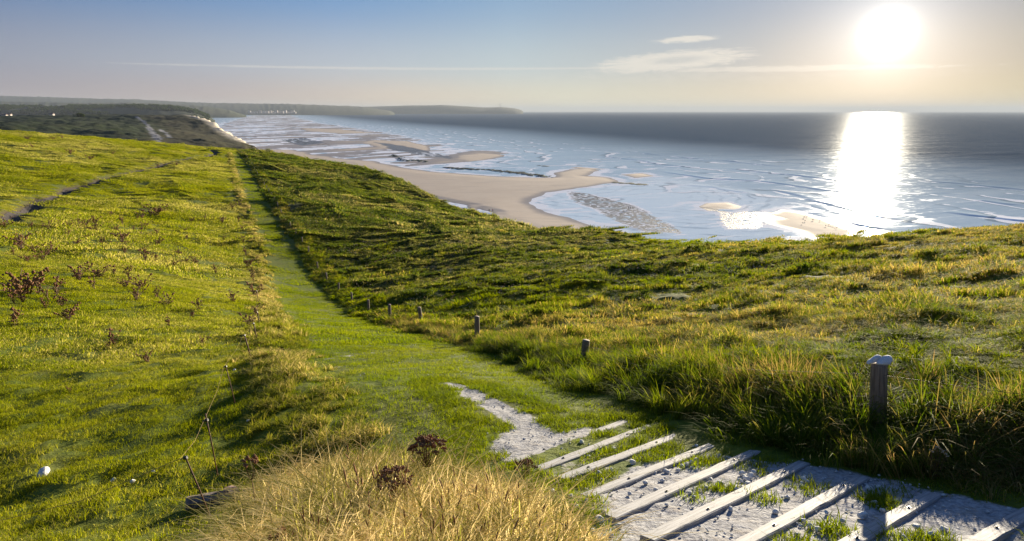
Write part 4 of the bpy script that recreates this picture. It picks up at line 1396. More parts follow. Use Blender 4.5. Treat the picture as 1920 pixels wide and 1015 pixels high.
# little turf tufts growing between the boards
x = rng.uniform(-0.2, 3.2, 2600); y = rng.uniform(1.4, 5.4, 2600)
inb = (np.minimum(1.0, chalk_at(x, y) * 2) > 0.5) & (poly_sdf(x, y, CHALK_A) < 0.0)
grn = fbm(x * 1.8, y * 1.8, 3, 99) + 0.45 * sstep(2.9, 4.4, y + x * -0.1) - 0.02
k = inb & (grn > 0.10)
for M, L, W in board_tf:       # keep the boards clear
    Mi = np.array(M.inverted())
    lx_ = Mi[0, 0] * x + Mi[0, 1] * y + Mi[0, 2] * (EYE - 1.3 - 0.29 * y) + Mi[0, 3]
    ly_ = Mi[1, 0] * x + Mi[1, 1] * y + Mi[1, 2] * (EYE - 1.3 - 0.29 * y) + Mi[1, 3]
    k &= ~((np.abs(lx_) < L / 2 + 0.02) & (np.abs(ly_) < W / 2 + 0.045))
tuft = collection('tuft', [blades_mesh('tuft', 0.13, 90, 0.045, 0.5, 0.004, 1.0, M_path, seed=180 + i) for i in range(4)])
x_ = rng.uniform(-2.5, 1.8, 5000); y_ = rng.uniform(3.6, 9, 5000)
ca = poly_sdf(x_, y_, CHALK_A)
ka = clear_of_boards(x_, y_, 0.05) & (ca < -0.03 + 0.22 * fbm(x_ * 2.5, y_ * 2.5, 2, 6)) & (ca > -0.42) & (poly_sdf(x_, y_, CHALK_B) < 0) & (poly_sdf(x_, y_, CHALK_C) < 0)
scatter('path_edge_grass', 'uneven turf fringe along the bare chalk of the path', 'grass', tuft, x_[ka], y_[ka], rng.uniform(0.7, 1.2, ka.sum()))
scatter('step_tufts', 'small green turf tufts growing between the step boards', 'grass', tuft, x[k], y[k], rng.uniform(0.7, 1.4, k.sum()))

# ------------------------------------------------------------------ tubes
def tube(bm, pts, rad, seg=6, cap=True):
    pts = [Vector(p) for p in pts]
    rings = []
    for i, p in enumerate(pts):
        d = (pts[min(i + 1, len(pts) - 1)] - pts[max(i - 1, 0)]).normalized()
        u = d.cross(Vector((0.13, 0.9, 0.2))).normalized(); v = d.cross(u)
        r = rad[i] if isinstance(rad, (list, tuple)) else rad
        rings.append([bm.verts.new(p + (u * math.cos(2 * math.pi * j / seg) + v * math.sin(2 * math.pi * j / seg)) * r) for j in range(seg)])
    for a, b in zip(rings[:-1], rings[1:]):
        for j in range(seg):
            bm.faces.new((a[j], a[(j + 1) % seg], b[(j + 1) % seg], b[j]))
    if cap:
        bm.faces.new(rings[0][::-1]); bm.faces.new(rings[-1])


# ------------------------------------------------------------------ wooden post fence
fence = empty('wire_fence', (FENCE[1][0], FENCE[1][1], hz1(*FENCE[1])), label='old wire fence on short round wooden posts running down beside the path', cat='fence')
FO = Vector(fence.location)


def post_mesh(h, r, seed, seg=14):
    g = random.Random(seed)
    bm = bmesh.new()
    rings = []
    zs_ = [-0.25, 0.0, h * 0.35, h * 0.7, h - 0.012, h]
    lump = [1 + g.uniform(-0.05, 0.05) for _ in range(seg)]
    for i, z in enumerate(zs_):
        rr = r * (1.04 - 0.06 * max(z, 0) / h) * (0.93 if i == 5 else 1)
        rings.append([bm.verts.new((rr * lump[j] * math.cos(6.2832 * j / seg), rr * lump[j] * math.sin(6.2832 * j / seg), z + (0.006 * math.cos(6.2832 * j / seg + seed) if i > 3 else 0))) for j in range(seg)])
    for a, b in zip(rings[:-1], rings[1:]):
        for j in range(seg):
            bm.faces.new((a[j], a[(j + 1) % seg], b[(j + 1) % seg], b[j]))
    bm.faces.new(rings[-1])
    return bm


post_pts = []
arcs = np.array(FENCE); sg = np.r_[0, np.cumsum(np.hypot(*np.diff(arcs, axis=0).T))]
for (x_, y_) in FENCE[:14]:
    post_pts.append((x_, y_))
s_last = sg[13]
s_ = s_last + 4.6
while s_ < sg[-1]:
    post_pts.append((float(np.interp(s_, sg, arcs[:, 0])), float(np.interp(s_, sg, arcs[:, 1]))))
    s_ += 4.6
POST_H = [0.45] + [0.46, 0.46, 0.64, 0.70, 0.66] + [0.68] * 100
tops = []
for i, (x_, y_) in enumerate(post_pts):
    z_ = hz1(x_, y_)
    h_ = POST_H[i]
    rad = 0.055 if i != 1 else 0.056
    bm = post_mesh(h_, rad, i, 14 if i < 6 else 8)
    tl_ = Euler = None
    o = bm_obj('post', bm, M_post, parent=fence, smooth=True)
    o.location = Vector((x_, y_, z_)) - FO
    g = random.Random(i)
    tx_, ty_ = g.uniform(-0.05, 0.05), g.uniform(-0.06, 0.06)
    if i == 1: tx_, ty_ = 0.0, -0.13
    if i == 4: ty_ = -0.10
    o.rotation_euler = (tx_, ty_, 0)
    q = o.rotation_euler.to_matrix() @ Vector((0, 0, h_))
    tops.append((Vector((x_, y_, z_)) + q * 0.84, Vector((x_, y_, z_)) + q))
bm = bmesh.new()
off = Vector((-0.045, -0.035, 0))
wp = []
for a, b in zip(tops[:-1], tops[1:]):
    for t_ in (0, 0.25, 0.5, 0.75):
        p = a[0].lerp(b[0], t_) + off * 0.8
        p.z -= 0.10 * (1 - (2 * t_ - 1) ** 2)
        wp.append(p - FO)
wp.append(tops[-1][0] - FO)
tube(bm, wp[:80], 0.0018, 4)
bm_obj('wire', bm, M_wire, parent=fence)
# two chalk stones laid on top of the first post
pt = tops[1][1]
for k_, (dx_, dy_, dz_, sc3, rot, lab) in enumerate([(0.028, -0.01, 0.018, (0.052, 0.036, 0.030), (0.1, -0.35, 0.3), 'larger white chalk stone resting on top of the nearest wooden post'),
                                                     (-0.035, 0.012, 0.020, (0.042, 0.026, 0.020), (0.0, -0.5, 0.2), 'smaller white chalk stone tipped on edge on the nearest wooden post')]):
    o = bpy.data.objects.new('chalk_stone', stones[k_ + 2])
    link(o, label=lab, cat='stone')
    o.location = pt + Vector((dx_, dy_, dz_ * 1.3)); o.scale = tuple(v * 1.5 for v in sc3); o.rotation_euler = rot

# ------------------------------------------------------------------ electric fence on the left
stakes = [((395, 972), (347, 856), 'a'), ((408, 893), (385, 776), 'b'), ((441, 760), (423, 686), 'c'), ((470, 671), (458, 628), 'd'), ((482, 640), (475, 606), 'e'), ((488, 615), (482, 585), 'f'), ((485, 570), (481, 545), 'g')]
e0 = hit(*stakes[0][0])
ef = empty('electric_fence', e0, label='low electric fence of thin leaning rusty stakes with black clips at the pasture edge', cat='fence')
EO = Vector(e0)
clips = []
for i, (b, t_, _) in enumerate(stakes):
    p = Vector(hit(*b))
    depth = p.y * cp + (EYE - p.z) * sp
    # the top lies on its own line of sight at the same forward distance
    q = Vector(onray(t_[0], t_[1], p.y - 0.02))
    d = (q - p).normalized()
    bm = bmesh.new()
    tube(bm, [p - d * 0.1 - EO, p + (q - p) * 0.5 - EO + Vector((0.004, 0, 0)), q - EO], 0.0052 if i < 3 else 0.012, 7)
    st = bm_obj('stake', bm, M_stake, parent=ef, smooth=True)
    kk = 1.0 - (0.10 if i == 1 else 0.02)
    cpos = p + (q - p) * kk - EO
    bm = bmesh.new()
    s_ = 0.013 if i < 3 else 0.016
    bmesh.ops.create_cone(bm, cap_ends=True, segments=10, radius1=s_, radius2=s_ * 0.9, depth=s_ * 1.8, matrix=Matrix.Translation(cpos) @ Matrix.Rotation(1.3, 4, 'Y'))
    tube(bm, [cpos + Vector((s_ * 0.6, 0, 0)), cpos + Vector((-s_ * 1.4, -s_ * .5, s_ * 0.1)), cpos + Vector((-s_ * 2.2, -s_ * .5, -s_ * 0.6)), cpos + Vector((-s_ * 1.9, -s_ * .5, -s_ * 1.0))], s_ * 0.32, 6)
    bm_obj('insulator', bm, M_black, parent=st)
    clips.append(cpos)
bm = bmesh.new()
far_left = Vector(hit(-60, 1020)) - EO + Vector((0, 0, 0.12))
mid_l = Vector(onray(150, 940, (e0[1] * 0.6 + (far_left.y + EO.y) * 0.4))) - EO
wpts = [far_left, mid_l, clips[0] + Vector((-0.03, -0.01, 0))]
tube(bm, wpts, 0.0022, 5)
w2_ = [clips[0] + Vector((-0.03, -0.01, 0))]
for c_ in clips[1:]:
    a = w2_[-1]
    w2_.append(a.lerp(c_, 0.5) - Vector((0.0, 0, 0.025))); w2_.append(c_ + Vector((-0.02, 0, 0)))
tube(bm, w2_, 0.0009, 5)
bm_obj('twine', bm, M_twine, parent=ef)

# ------------------------------------------------------------------ broken log by the first stake
M_log = wood_mat('split_log_wood', (0.20, 0.16, 0.13), (0.08, 0.06, 0.05), (6, 1, 1))
def log_mesh(L, W, T, seed):
    g = random.Random(seed); bm = bmesh.new(); rings = []
    for i in range(7):
        u = L * (i / 6 - 0.5); k = 1 - 0.25 * abs(i / 6 - 0.5)
        pts = [(-W / 2, 0), (-W / 2.3, T * .6), (0, T), (W / 2.2, T * .7), (W / 2, 0)]
        rings.append([bm.verts.new((u + g.uniform(-.01, .01), a * k + g.uniform(-.006, .006), b * k + g.uniform(-.006, .006))) for a, b in pts])
    for a, b in zip(rings[:-1], rings[1:]):
        for j in range(5): bm.faces.new((a[j], a[(j + 1) % 5], b[(j + 1) % 5], b[j]))
    bm.faces.new(rings[0][::-1]); bm.faces.new(rings[-1])
    bmesh.ops.recalc_face_normals(bm, faces=bm.faces)
    return bm


lp = Vector(hit(412, 945))
o = bm_obj('log', log_mesh(0.34, 0.09, 0.06, 3), M_log, label='split grey log lying in the grass behind the nearest thin stake', cat='log')
o.location = lp + Vector((0, 0, 0.02)); o.scale = (1.25, 1.3, 1.3); o.rotation_euler = (0, 0, 0.25)
lp2 = Vector(hit(440, 938))
o = bpy.data.objects.new('broken_stone', stone_mesh('broken_stone', 5, simple_mat('reddish_stone', (0.36, 0.27, 0.22), 0.8, 0.4, 6, col2=(0.22, 0.08, 0.06))))
link(o, label='angular reddish-grey broken stone standing against the split log', cat='stone')
o.location = lp2 + Vector((0, 0, 0.05)); o.scale = (0.11, 0.07, 0.11); o.rotation_euler = (0.2, 0.3, 0.4)

# ------------------------------------------------------------------ dead plants
def dock_meshes(seed, h=1.0, n=6, spread=0.5, big=0.0):
    """a dead thistle clump: stems with ragged seed clusters; unit height"""
    g = random.Random(seed)
    sb = bmesh.new(); kb = bmesh.new()
    for i in range(n):
        a = g.uniform(0, 6.28); le = g.uniform(0.1, spread); hh = g.uniform(0.55, 1.0)
        tip = Vector((math.cos(a) * le, math.sin(a) * le, hh))
        mid = Vector((tip.x * 0.35, tip.y * 0.35, hh * 0.55))
        tube(sb, [(0, 0, -0.08), mid, tip], [0.022, 0.016, 0.010], 4)
        for j in range(g.randint(3, 6)):
            t_ = g.uniform(0.45, 1.05)
            c = mid.lerp(tip, (t_ - 0.45) / 0.6) + Vector((g.uniform(-1, 1), g.uniform(-1, 1), g.uniform(-.5, .8))) * 0.10
            s = g.uniform(0.035, 0.075)
            bmesh.ops.create_icosphere(kb, subdivisions=1, radius=s, matrix=Matrix.Translation(c) @ Matrix.Diagonal((1, 1, g.uniform(0.6, 1.3), 1)))
        for j in range(4):     # withered leaves
            b = Vector((0, 0, 0)).lerp(mid, g.uniform(0.2, 1.0)); an = g.uniform(0, 6.28); l = g.uniform(0.12, 0.28)
            d = Vector((math.cos(an), math.sin(an), g.uniform(-0.2, 0.5))) * l; w = Vector((-math.sin(an), math.cos(an), 0)) * l * 0.22
            v = [kb.verts.new(b), kb.verts.new(b + d * .5 + w), kb.verts.new(b + d), kb.verts.new(b + d * .5 - w)]
            kb.faces.new(v)
    for v in kb.verts:
        v.co += Vector((g.uniform(-1, 1), g.uniform(-1, 1), g.uniform(-1, 1))) * 0.012
    out = []
    for nm, bm, mt in (('stem', sb, M_stem), ('seed_heads', kb, M_seed)):
        me = bpy.data.meshes.new(nm); bm.to_mesh(me); bm.free(); me.materials.append(mt); out.append(me)
    return out


protos = [dock_meshes(s, n=n_, spread=sp_) for s, n_, sp_ in ((1, 5, 0.45), (2, 8, 0.8), (3, 4, 0.35), (4, 10, 1.1), (5, 6, 0.6), (6, 12, 1.3))]


def dead_plant(pos, h, proto, label, group=None, name='dead_thistle', cat='dead plant'):
    r = empty(name, pos, label=label, cat=cat, group=group)
    r.rotation_euler = (0, 0, rnd.uniform(0, 6.28)); r.scale = (h, h, h)
    for nm, me_ in zip(('stem', 'seed_heads'), protos[proto]):
        link(bpy.data.objects.new(nm, me_), parent=r, kind='stuff' if nm == 'seed_heads' else None)
    return r


z8 = [(310, 160), (365, 148), (415, 160), (270, 205), (430, 215), (540, 155), (605, 150), (620, 182), (700, 85), (780, 135), (745, 180), (850, 178), (895, 190), (905, 95), (960, 80), (990, 75), (925, 145),
      (965, 215), (1000, 200), (1005, 268), (775, 245), (775, 280), (550, 230), (480, 275), (155, 235), (140, 290), (90, 330), (310, 325), (340, 310), (240, 365), (270, 360), (175, 372), (595, 315), (645, 258),
      (660, 295), (795, 312), (925, 315), (925, 362), (965, 345), (990, 365), (1185, 230), (1170, 178), (1215, 115), (1300, 98), (1410, 120), (1475, 30), (1515, 118), (1420, 232), (1100, 405), (1180, 380),
      (1245, 385), (1370, 440), (500, 490), (635, 465), (725, 460), (815, 465), (600, 548), (800, 525), (895, 540), (120, 585), (180, 580), (250, 578), (150, 628), (90, 632), (300, 602), (360, 582),
      (1000, 590), (870, 612), (290, 672), (400, 665), (1065, 652), (1475, 625), (430, 745), (500, 160), (460, 150), (580, 175), (870, 110), (200, 160), (1020, 60), (120, 250), (220, 300), (1140, 325), (30, 150), (560, 165)]
big = {(540, 155): 1.3, (605, 150): 1.5, (990, 75): 1.7, (905, 95): 1.2, (925, 362): 1.5, (775, 245): 1.4, (150, 628): 1.5, (180, 580): 1.6, (120, 585): 1.4, (500, 490): 1.3, (140, 290): 1.4, (780, 135): 1.3, (250, 578): 1.3, (360, 582): 1.2}
def thl(px, py, b):
    size = 'large ragged dead thistle' if b else 'small dead brown thistle'
    if py > 540: w = 'in the dense clump low on the pasture side' if px < 120 else 'scattered among the grass below the thick patch'
    elif px < 110: w = 'at the shaded outer side of the pasture thistle patch'
    elif py < 412: w = 'along the upper edge of the pasture thistle patch'
    elif px < 200: w = 'in the crowded part of the pasture thistle patch'
    elif px < 310: w = 'in the middle of the pasture slope below the track'
    else: w = 'thinly scattered between thistle patch and dry strip'
    return size + ' ' + w


gA = 'dead brown thistles scattered over the pasture'
for i, (zx_, zy_) in enumerate(z8):
    px, py = zx_ / 3.383, 380 + zy_ / 3.383 + 3
    p = hit(px, py)
    h = 0.56 * big.get((zx_, zy_), rnd.uniform(0.7, 1.05)) * (0.85 + p[1] / 140)
    dead_plant((p[0], p[1], p[2] - 0.01), h, rnd.randrange(6), thl(px, py, (zx_, zy_) in big), gA)
for (px, py) in [(52, 263), (117, 262), (48, 279), (62, 280), (159, 277), (132, 290), (100, 262), (141, 254), (212, 290), (170, 300), (297, 316), (330, 312)]:
    p = hit(px, py)
    dead_plant((p[0], p[1], p[2] - 0.02), rnd.uniform(0.7, 1.1), rnd.randrange(6), 'small dark dead thistle high on the pasture near its skyline', 'dead thistles near the pasture skyline')
gB = 'withered thistles along the dry strip'
for (px, py) in [(455, 433), (457, 455), (462, 480), (464, 503), (474, 518), (476, 530), (478, 556), (436, 386), (448, 388), (417, 417)]:
    p = hit(px, py)
    dead_plant((p[0], p[1], p[2] - 0.01), rnd.uniform(0.5, 0.8), rnd.randrange(6), 'withered thistle in the row beside the dry grass strip', gB)
singles = [(27, 617, .30, 4, 'dead thistle standing alone at the far left edge of the pasture'),
           (215, 650, .24, 0, 'tall ragged dead thistle alone in the middle of the near pasture'),
           (204, 655, .12, 2, 'low dead sprig just beside the tall ragged thistle'),
           (318, 616, .20, 2, 'small forked dead thistle in the pasture left of the stakes'),
           (374, 584, .26, 4, 'bushy dead thistle nearest above the forked one'),
           (361, 600, .18, 2, 'small dead thistle just below the bushy one near the stakes'),
           (438, 570, .18, 4, 'small dead thistle close to the dry strip behind the stakes'),
           (278, 680, .12, 3, 'flat dark dead plant low in the near pasture'),
           (381, 648, .12, 3, 'flat withered plant low in the grass left of the fourth stake'),
           (466, 612, .26, 1, 'brown thistle clump tangled around the fifth stake'),
           (480, 590, .24, 1, 'brown thistle clump tangled around the sixth stake'),
           (132, 737, .07, 2, 'tiny dark dead sprig alone in the near pasture')]
for px, py, h, pr, lab in singles:
    p = hit(px, py)
    dead_plant((p[0], p[1], p[2] - 0.005), h * 1.7, pr, lab)


def umbel(pos, h, w, n, label, seed, seedmat=None, cup=0.45, dens=10, blob=0.006):
    """branched dead flower head: one stem splitting into many rays, each topped by a knot of seeds"""
    g = random.Random(seed)
    r = empty('dried_flower', pos, label=label, cat='dried flower')
    sb = bmesh.new(); kb = bmesh.new()
    fork = Vector((g.uniform(-.01, .01), g.uniform(-.01, .01), h * cup))
    tube(sb, [(0, 0, -0.05), fork * 0.6, fork], [0.0035, 0.003, 0.0028], 5)
    for i in range(n):
        a = g.uniform(0, 6.28); q = math.sqrt(g.uniform(0, 1))
        tip = Vector((math.cos(a) * q * w, math.sin(a) * q * w, h * (1 - 0.16 * q * q + g.uniform(-.06, .03))))
        mid = fork.lerp(tip, 0.5) + Vector((0, 0, -0.15 * h * q))
        tube(sb, [fork, mid, tip], [0.0018, 0.0013, 0.001], 4)
        for j in range(dens):
            c = tip + Vector((g.gauss(0, 1), g.gauss(0, 1), g.gauss(0, .6))) * w * 0.085
            bmesh.ops.create_icosphere(kb, subdivisions=1, radius=blob * g.uniform(0.6, 1.4), matrix=Matrix.Translation(c))
    bm_obj('stem', sb, M_stem, parent=r)
    bm_obj('seed_heads', kb, seedmat or M_seed, parent=r, kind='stuff')
    return r


def at_top(px, py_top, Y, h):
    q = onray(px, py_top, Y)
    return (q[0], q[1], q[2] - h)


umbel(at_top(800, 822, 3.3, 0.36), 0.36, 0.105, 40, 'broad dark brown umbel standing above the golden grass beside the path', 1, dens=14)
umbel(at_top(738, 880, 2.75, 0.34), 0.34, 0.085, 34, 'reddish dried flower head deep in the golden grass, lower of the two big ones', 2, dens=12, blob=0.005)
umbel(at_top(468, 856, 3.35, 0.30), 0.30, 0.05, 14, 'small brown dried flower head at the left edge of the golden grass', 3, dens=10)
umbel(at_top(984, 868, 3.5, 0.16), 0.16, 0.075, 20, 'low withered brown plant by the lower end of the second step board', 4, dens=8)
umbel(at_top(1556, 725, 4.6, 0.42), 0.42, 0.05, 12, 'pale fluffy seed head on a dark stem left of the nearest wooden post', 5, M_pale_seed, 0.5, 9, 0.010)
umbel(at_top(1371, 662, 6.6, 0.40), 0.40, 0.10, 12, 'pale dry thistle head out in the meadow behind the steps', 6, M_pale_seed, 0.4, 6, 0.009)
umbel(at_top(1663, 695, 4.9, 0.45), 0.45, 0.03, 6, 'tiny pale seed head just behind the top of the nearest post', 7, M_pale_seed, 0.5, 6, 0.009)
umbel(at_top(1765, 838, 3.4, 0.35), 0.35, 0.05, 14, 'thin yellow seed stalks in the dark verge grass under the post', 8, M_pale_seed, 0.3, 5, 0.003)
umbel(at_top(530, 1000, 2.3, 0.3), 0.30, 0.07, 22, 'dark reddish seed head at the very bottom of the golden grass', 9, dens=10)

# ------------------------------------------------------------------ people on the beach
def mat_flat(name, c, r=0.8):
    m, N = new_mat(name)
    finish(N, N.n('ShaderNodeBsdfPrincipled', {'Base Color': (*c, 1), 'Roughness': r}))
    return m


def person(pos, face, top, legs, label, stride=0.15, seed=0, skin=(0.35, 0.2, 0.14), hair=(0.03, 0.02, 0.015), height=1.72, bare_legs=False):
    k = height / 1.72
    J = {'pel': (0, 0, 0.93), 'ch': (0, 0.02, 1.22), 'sh': (0, 0, 1.42), 'nk': (0, 0.01, 1.50), 'hd': (0, 0.03, 1.60), 'ht': (0, 0.02, 1.70),
         'lh': (-0.10, 0, 0.88), 'lk': (-0.11, stride * 0.6, 0.50), 'la': (-0.11, stride, 0.09), 'lt': (-0.12, stride + 0.14, 0.03),
         'rh': (0.10, 0, 0.88), 'rk': (0.11, -stride * 0.3, 0.49), 'ra': (0.11, -stride, 0.10), 'rt': (0.12, -stride + 0.13, 0.03),
         'ls': (-0.18, 0, 1.40), 'le': (-0.23, -0.05, 1.13), 'lw': (-0.24, 0.03, 0.88), 'lf': (-0.24, 0.06, 0.79),
         'rs': (0.18, 0, 1.40), 're': (0.23, 0.02, 1.13), 'rw': (0.24, 0.10, 0.90), 'rf': (0.24, 0.14, 0.81)}
    rad = {'pel': .145, 'ch': .14, 'sh': .11, 'nk': .05, 'hd': .085, 'ht': .07, 'lh': .09, 'lk': .06, 'la': .04, 'lt': .032, 'rh': .09, 'rk': .06, 'ra': .04, 'rt': .032,
           'ls': .055, 'le': .042, 'lw': .03, 'lf': .028, 'rs': .055, 're': .042, 'rw': .03, 'rf': .028}
    E = ['pel ch', 'ch sh', 'sh nk', 'nk hd', 'hd ht', 'pel lh', 'lh lk', 'lk la', 'la lt', 'pel rh', 'rh rk', 'rk ra', 'ra rt', 'sh ls', 'ls le', 'le lw', 'lw lf', 'sh rs', 'rs re', 're rw', 'rw rf']
    names = list(J)
    me = bpy.data.meshes.new('body')
    me.from_pydata([tuple(c * k for c in J[n_]) for n_ in names], [tuple(names.index(q) for q in e.split()) for e in E], [])
    o = bpy.data.objects.new('tmp_body', me)
    COL.objects.link(o)
    o.modifiers.new('s', 'SKIN')
    sk = me.skin_vertices[0].data
    for i, n_ in enumerate(names):
        sk[i].radius = (rad[n_] * k, rad[n_] * k * (0.75 if n_ in ('pel', 'ch', 'sh') else 1))
        sk[i].use_root = (n_ == 'pel')
    s2 = o.modifiers.new('d', 'SUBSURF'); s2.levels = 1; s2.render_levels = 1
    dg = bpy.context.evaluated_depsgraph_get()
    me2 = bpy.data.meshes.new_from_object(o.evaluated_get(dg))
    bpy.data.objects.remove(o)
    me2.name = 'body'
    me2.materials.clear()
    for m_ in (mat_flat('skin', skin), mat_flat('shirt', top), mat_flat('trousers', legs)):
        me2.materials.append(m_)
    for f in me2.polygons:
        c = f.center / k
        arm = abs(c.x) > 0.17
        f.material_index = 0 if (c.z > 1.46 or (arm and c.z < 1.18) or (c.z < 0.10) or (bare_legs and c.z < 0.55)) else (1 if c.z > 0.96 or arm else 2)
        f.use_smooth = True
    body = bpy.data.objects.new('person', me2)
    link(body, label=label, cat='person')
    body.location = pos; body.rotation_euler = (0, 0, face)
    bm = bmesh.new()
    bmesh.ops.create_icosphere(bm, subdivisions=2, radius=0.105, matrix=Matrix.Translation((0, -0.005, 1.655 * k)) @ Matrix.Diagonal((0.9, 1.0, 0.95, 1)))
    bmesh.ops.delete(bm, geom=[v for v in bm.verts if v.co.z < 1.60 * k and v.co.y > -0.02], context='VERTS')
    bm_obj('hair', bm, mat_flat('hair', hair), parent=body, smooth=True)
    return body


def beach_z(x, y):
    i = np.argmin((sx - x) ** 2 + (sy - y) ** 2)
    return max(float(sand.ravel()[i]), 0.0)


for px, py, fc, tp, lg, lab, kw in [
        (917.2, 398, 2.9, (0.025, 0.025, 0.03), (0.05, 0.045, 0.045), 'person in dark clothes walking on the dry sand, left of the pair', {}),
        (924, 398, 3.1, (0.45, 0.03, 0.03), (0.03, 0.03, 0.04), 'person in a red top walking on the dry sand, right of the pair', {}),
        (1178.6, 393, 0.4, (0.03, 0.04, 0.08), (0.10, 0.11, 0.10), 'person in navy standing in the shallows, slightly taller of the pair', dict(height=1.80, stride=0.08)),
        (1181.6, 393.4, 0.2, (0.10, 0.015, 0.02), (0.02, 0.03, 0.03), 'person in dark red standing in the shallows, shorter of the pair', dict(height=1.72, stride=0.1))]:
    x_, y_ = onsea(px, py)
    person((x_, y_, beach_z(x_, y_)), fc, tp, lg, lab, **kw)

# ------------------------------------------------------------------ weedy rock ledges
def ledge(pts, n, label, wid, seed, hmax=0.6):
    g = random.Random(seed)
    P_ = P0(*pts)
    ar = np.array(P_); sgm = np.r_[0, np.cumsum(np.hypot(*np.diff(ar, axis=0).T))]
    c0 = ar[len(ar) // 2]
    r = empty('rock_ledge', (c0[0], c0[1], 0), label=label, cat='rock ledge')
    mats = [stone_mesh('rock', seed * 10 + q, M_algae, flat=0.45, sub=2) for q in range(4)]
    for i in range(n):
        s_ = g.uniform(0, sgm[-1])
        x_ = float(np.interp(s_, sgm, ar[:, 0])) + g.gauss(0, wid); y_ = float(np.interp(s_, sgm, ar[:, 1])) + g.gauss(0, wid * 1.2)
        o = bpy.data.objects.new('rock', mats[i % 4])
        link(o, parent=r)
        s3 = g.uniform(1.2, 3.4)
        o.location = (x_ - c0[0], y_ - c0[1], -0.05); o.scale = (s3 * 1.3, s3, hmax * g.uniform(0.7, 1.5)); o.rotation_euler = (0, 0, g.uniform(0, 6))


ledge([(738, 291), (752, 298), (756, 303)], 34, 'dark green weedy rocks at the tide edge, farther of two small heaps', 3.0, 1, 1.3)
ledge([(768, 299), (785, 302), (800, 304)], 34, 'dark green weedy rocks at the tide edge, right of the small farther heap', 2.6, 2, 1.1)
ledge([(832, 314), (870, 317), (920, 319), (960, 323), (1000, 328), (1035, 332)], 150, 'long low ledge of dark green weedy rock along the beach edge', 2.6, 3, 1.1)
ledge([(1150, 342), (1175, 344), (1210, 347)], 46, 'yellow-green weedy rock patch at the mouth of the lagoon', 1.4, 4, 0.5)
ledge([(1015, 311), (1025, 312)], 6, 'few black rocks standing alone in the shallow water', 1.0, 5, 0.7)
ledge([(520, 262), (560, 266), (600, 272)], 60, 'faint green weedy reef far along the beach flats', 8, 6, 0.7)

# gulls on the sandbar
gb = bmesh.new()
bmesh.ops.create_icosphere(gb, subdivisions=2, radius=1.0, matrix=Matrix.Translation((0, 0, 0.30)) @ Matrix.Diagonal((0.11, 0.26, 0.10, 1)))
bmesh.ops.create_icosphere(gb, subdivisions=2, radius=0.065, matrix=Matrix.Translation((0, 0.25, 0.42)))
tube(gb, [(0, 0.18, 0.33), (0, 0.24, 0.42)], [0.06, 0.04], 6)
tube(gb, [(0, 0.29, 0.42), (0, 0.38, 0.40)], [0.02, 0.006], 5)
tube(gb, [(0, -0.2, 0.31), (0, -0.42, 0.30)], [0.05, 0.015], 6)
for s_ in (-1, 1): tube(gb, [(0.04 * s_, 0, 0.24), (0.04 * s_, 0.01, 0.0)], 0.012, 5)
gull_me = bpy.data.meshes.new('gull'); gb.to_mesh(gull_me); gb.free(); gull_me.materials.append(mat_flat('gull_feathers', (0.08, 0.08, 0.09)))
for (px, py) in [(1510, 406), (1513, 408), (1507, 410), (1509, 417), (1524, 415), (1537, 416), (1554, 423), (1558, 424), (1562, 425), (1566, 427), (1568, 430), (1548, 426), (1571, 424), (1588, 430), (1504, 421)]:
    x_, y_ = onsea(px, py)
    o = bpy.data.objects.new('gull', gull_me)
    link(o, label='dark gull resting with its flock on the golden sandbar', cat='bird', group='gulls on the sandbar')
    o.location = (x_, y_, beach_z(x_, y_)); o.rotation_euler = (0, 0, rnd.uniform(0, 6.28)); o.scale = (1.5,) * 3

# ------------------------------------------------------------------ far town, farmhouses, the mast on the cape, the bush
M_white = mat_flat('white_render', (0.55, 0.50, 0.46)); M_roof = mat_flat('slate_roof', (0.12, 0.08, 0.07)); M_pane = mat_flat('dark_window', (0.03, 0.04, 0.05), 0.2)


def house(pos, w, d, h, rot, label, group, flat=False):
    r = empty('house', pos, label=label, cat='house', group=group)
    r.rotation_euler = (0, 0, rot)
    bm = bmesh.new(); box_bm(bm, w, d, h, Matrix.Translation((0, 0, h / 2)))
    bm_obj('wall', bm, M_white, parent=r)
    bm = bmesh.new()
    rh = 0.6 if flat else d * 0.4
    a = [bm.verts.new(v) for v in ((-w / 2 - .4, -d / 2 - .4, h), (w / 2 + .4, -d / 2 - .4, h), (w / 2 + .4, d / 2 + .4, h), (-w / 2 - .4, d / 2 + .4, h))]
    b = [bm.verts.new(v) for v in ((-w / 2 - .4, 0, h + rh), (w / 2 + .4, 0, h + rh))]
    bm.faces.new((a[0], a[1], b[1], b[0])); bm.faces.new((a[2], a[3], b[0], b[1])); bm.faces.new((a[1], a[2], b[1])); bm.faces.new((a[3], a[0], b[0])); bm.faces.new(a[::-1])
    bm_obj('roof', bm, M_roof, parent=r)
    bm = bmesh.new()
    for i in range(max(2, int(w / 4))):
        for j in range(max(1, int(h / 3))):
            box_bm(bm, 1.4, 0.1, 1.5, Matrix.Translation((-w / 2 + 2 + i * 4, -d / 2 - 0.03, 1.8 + j * 3)))
    bm_obj('windows', bm, M_pane, parent=r, kind='stuff')


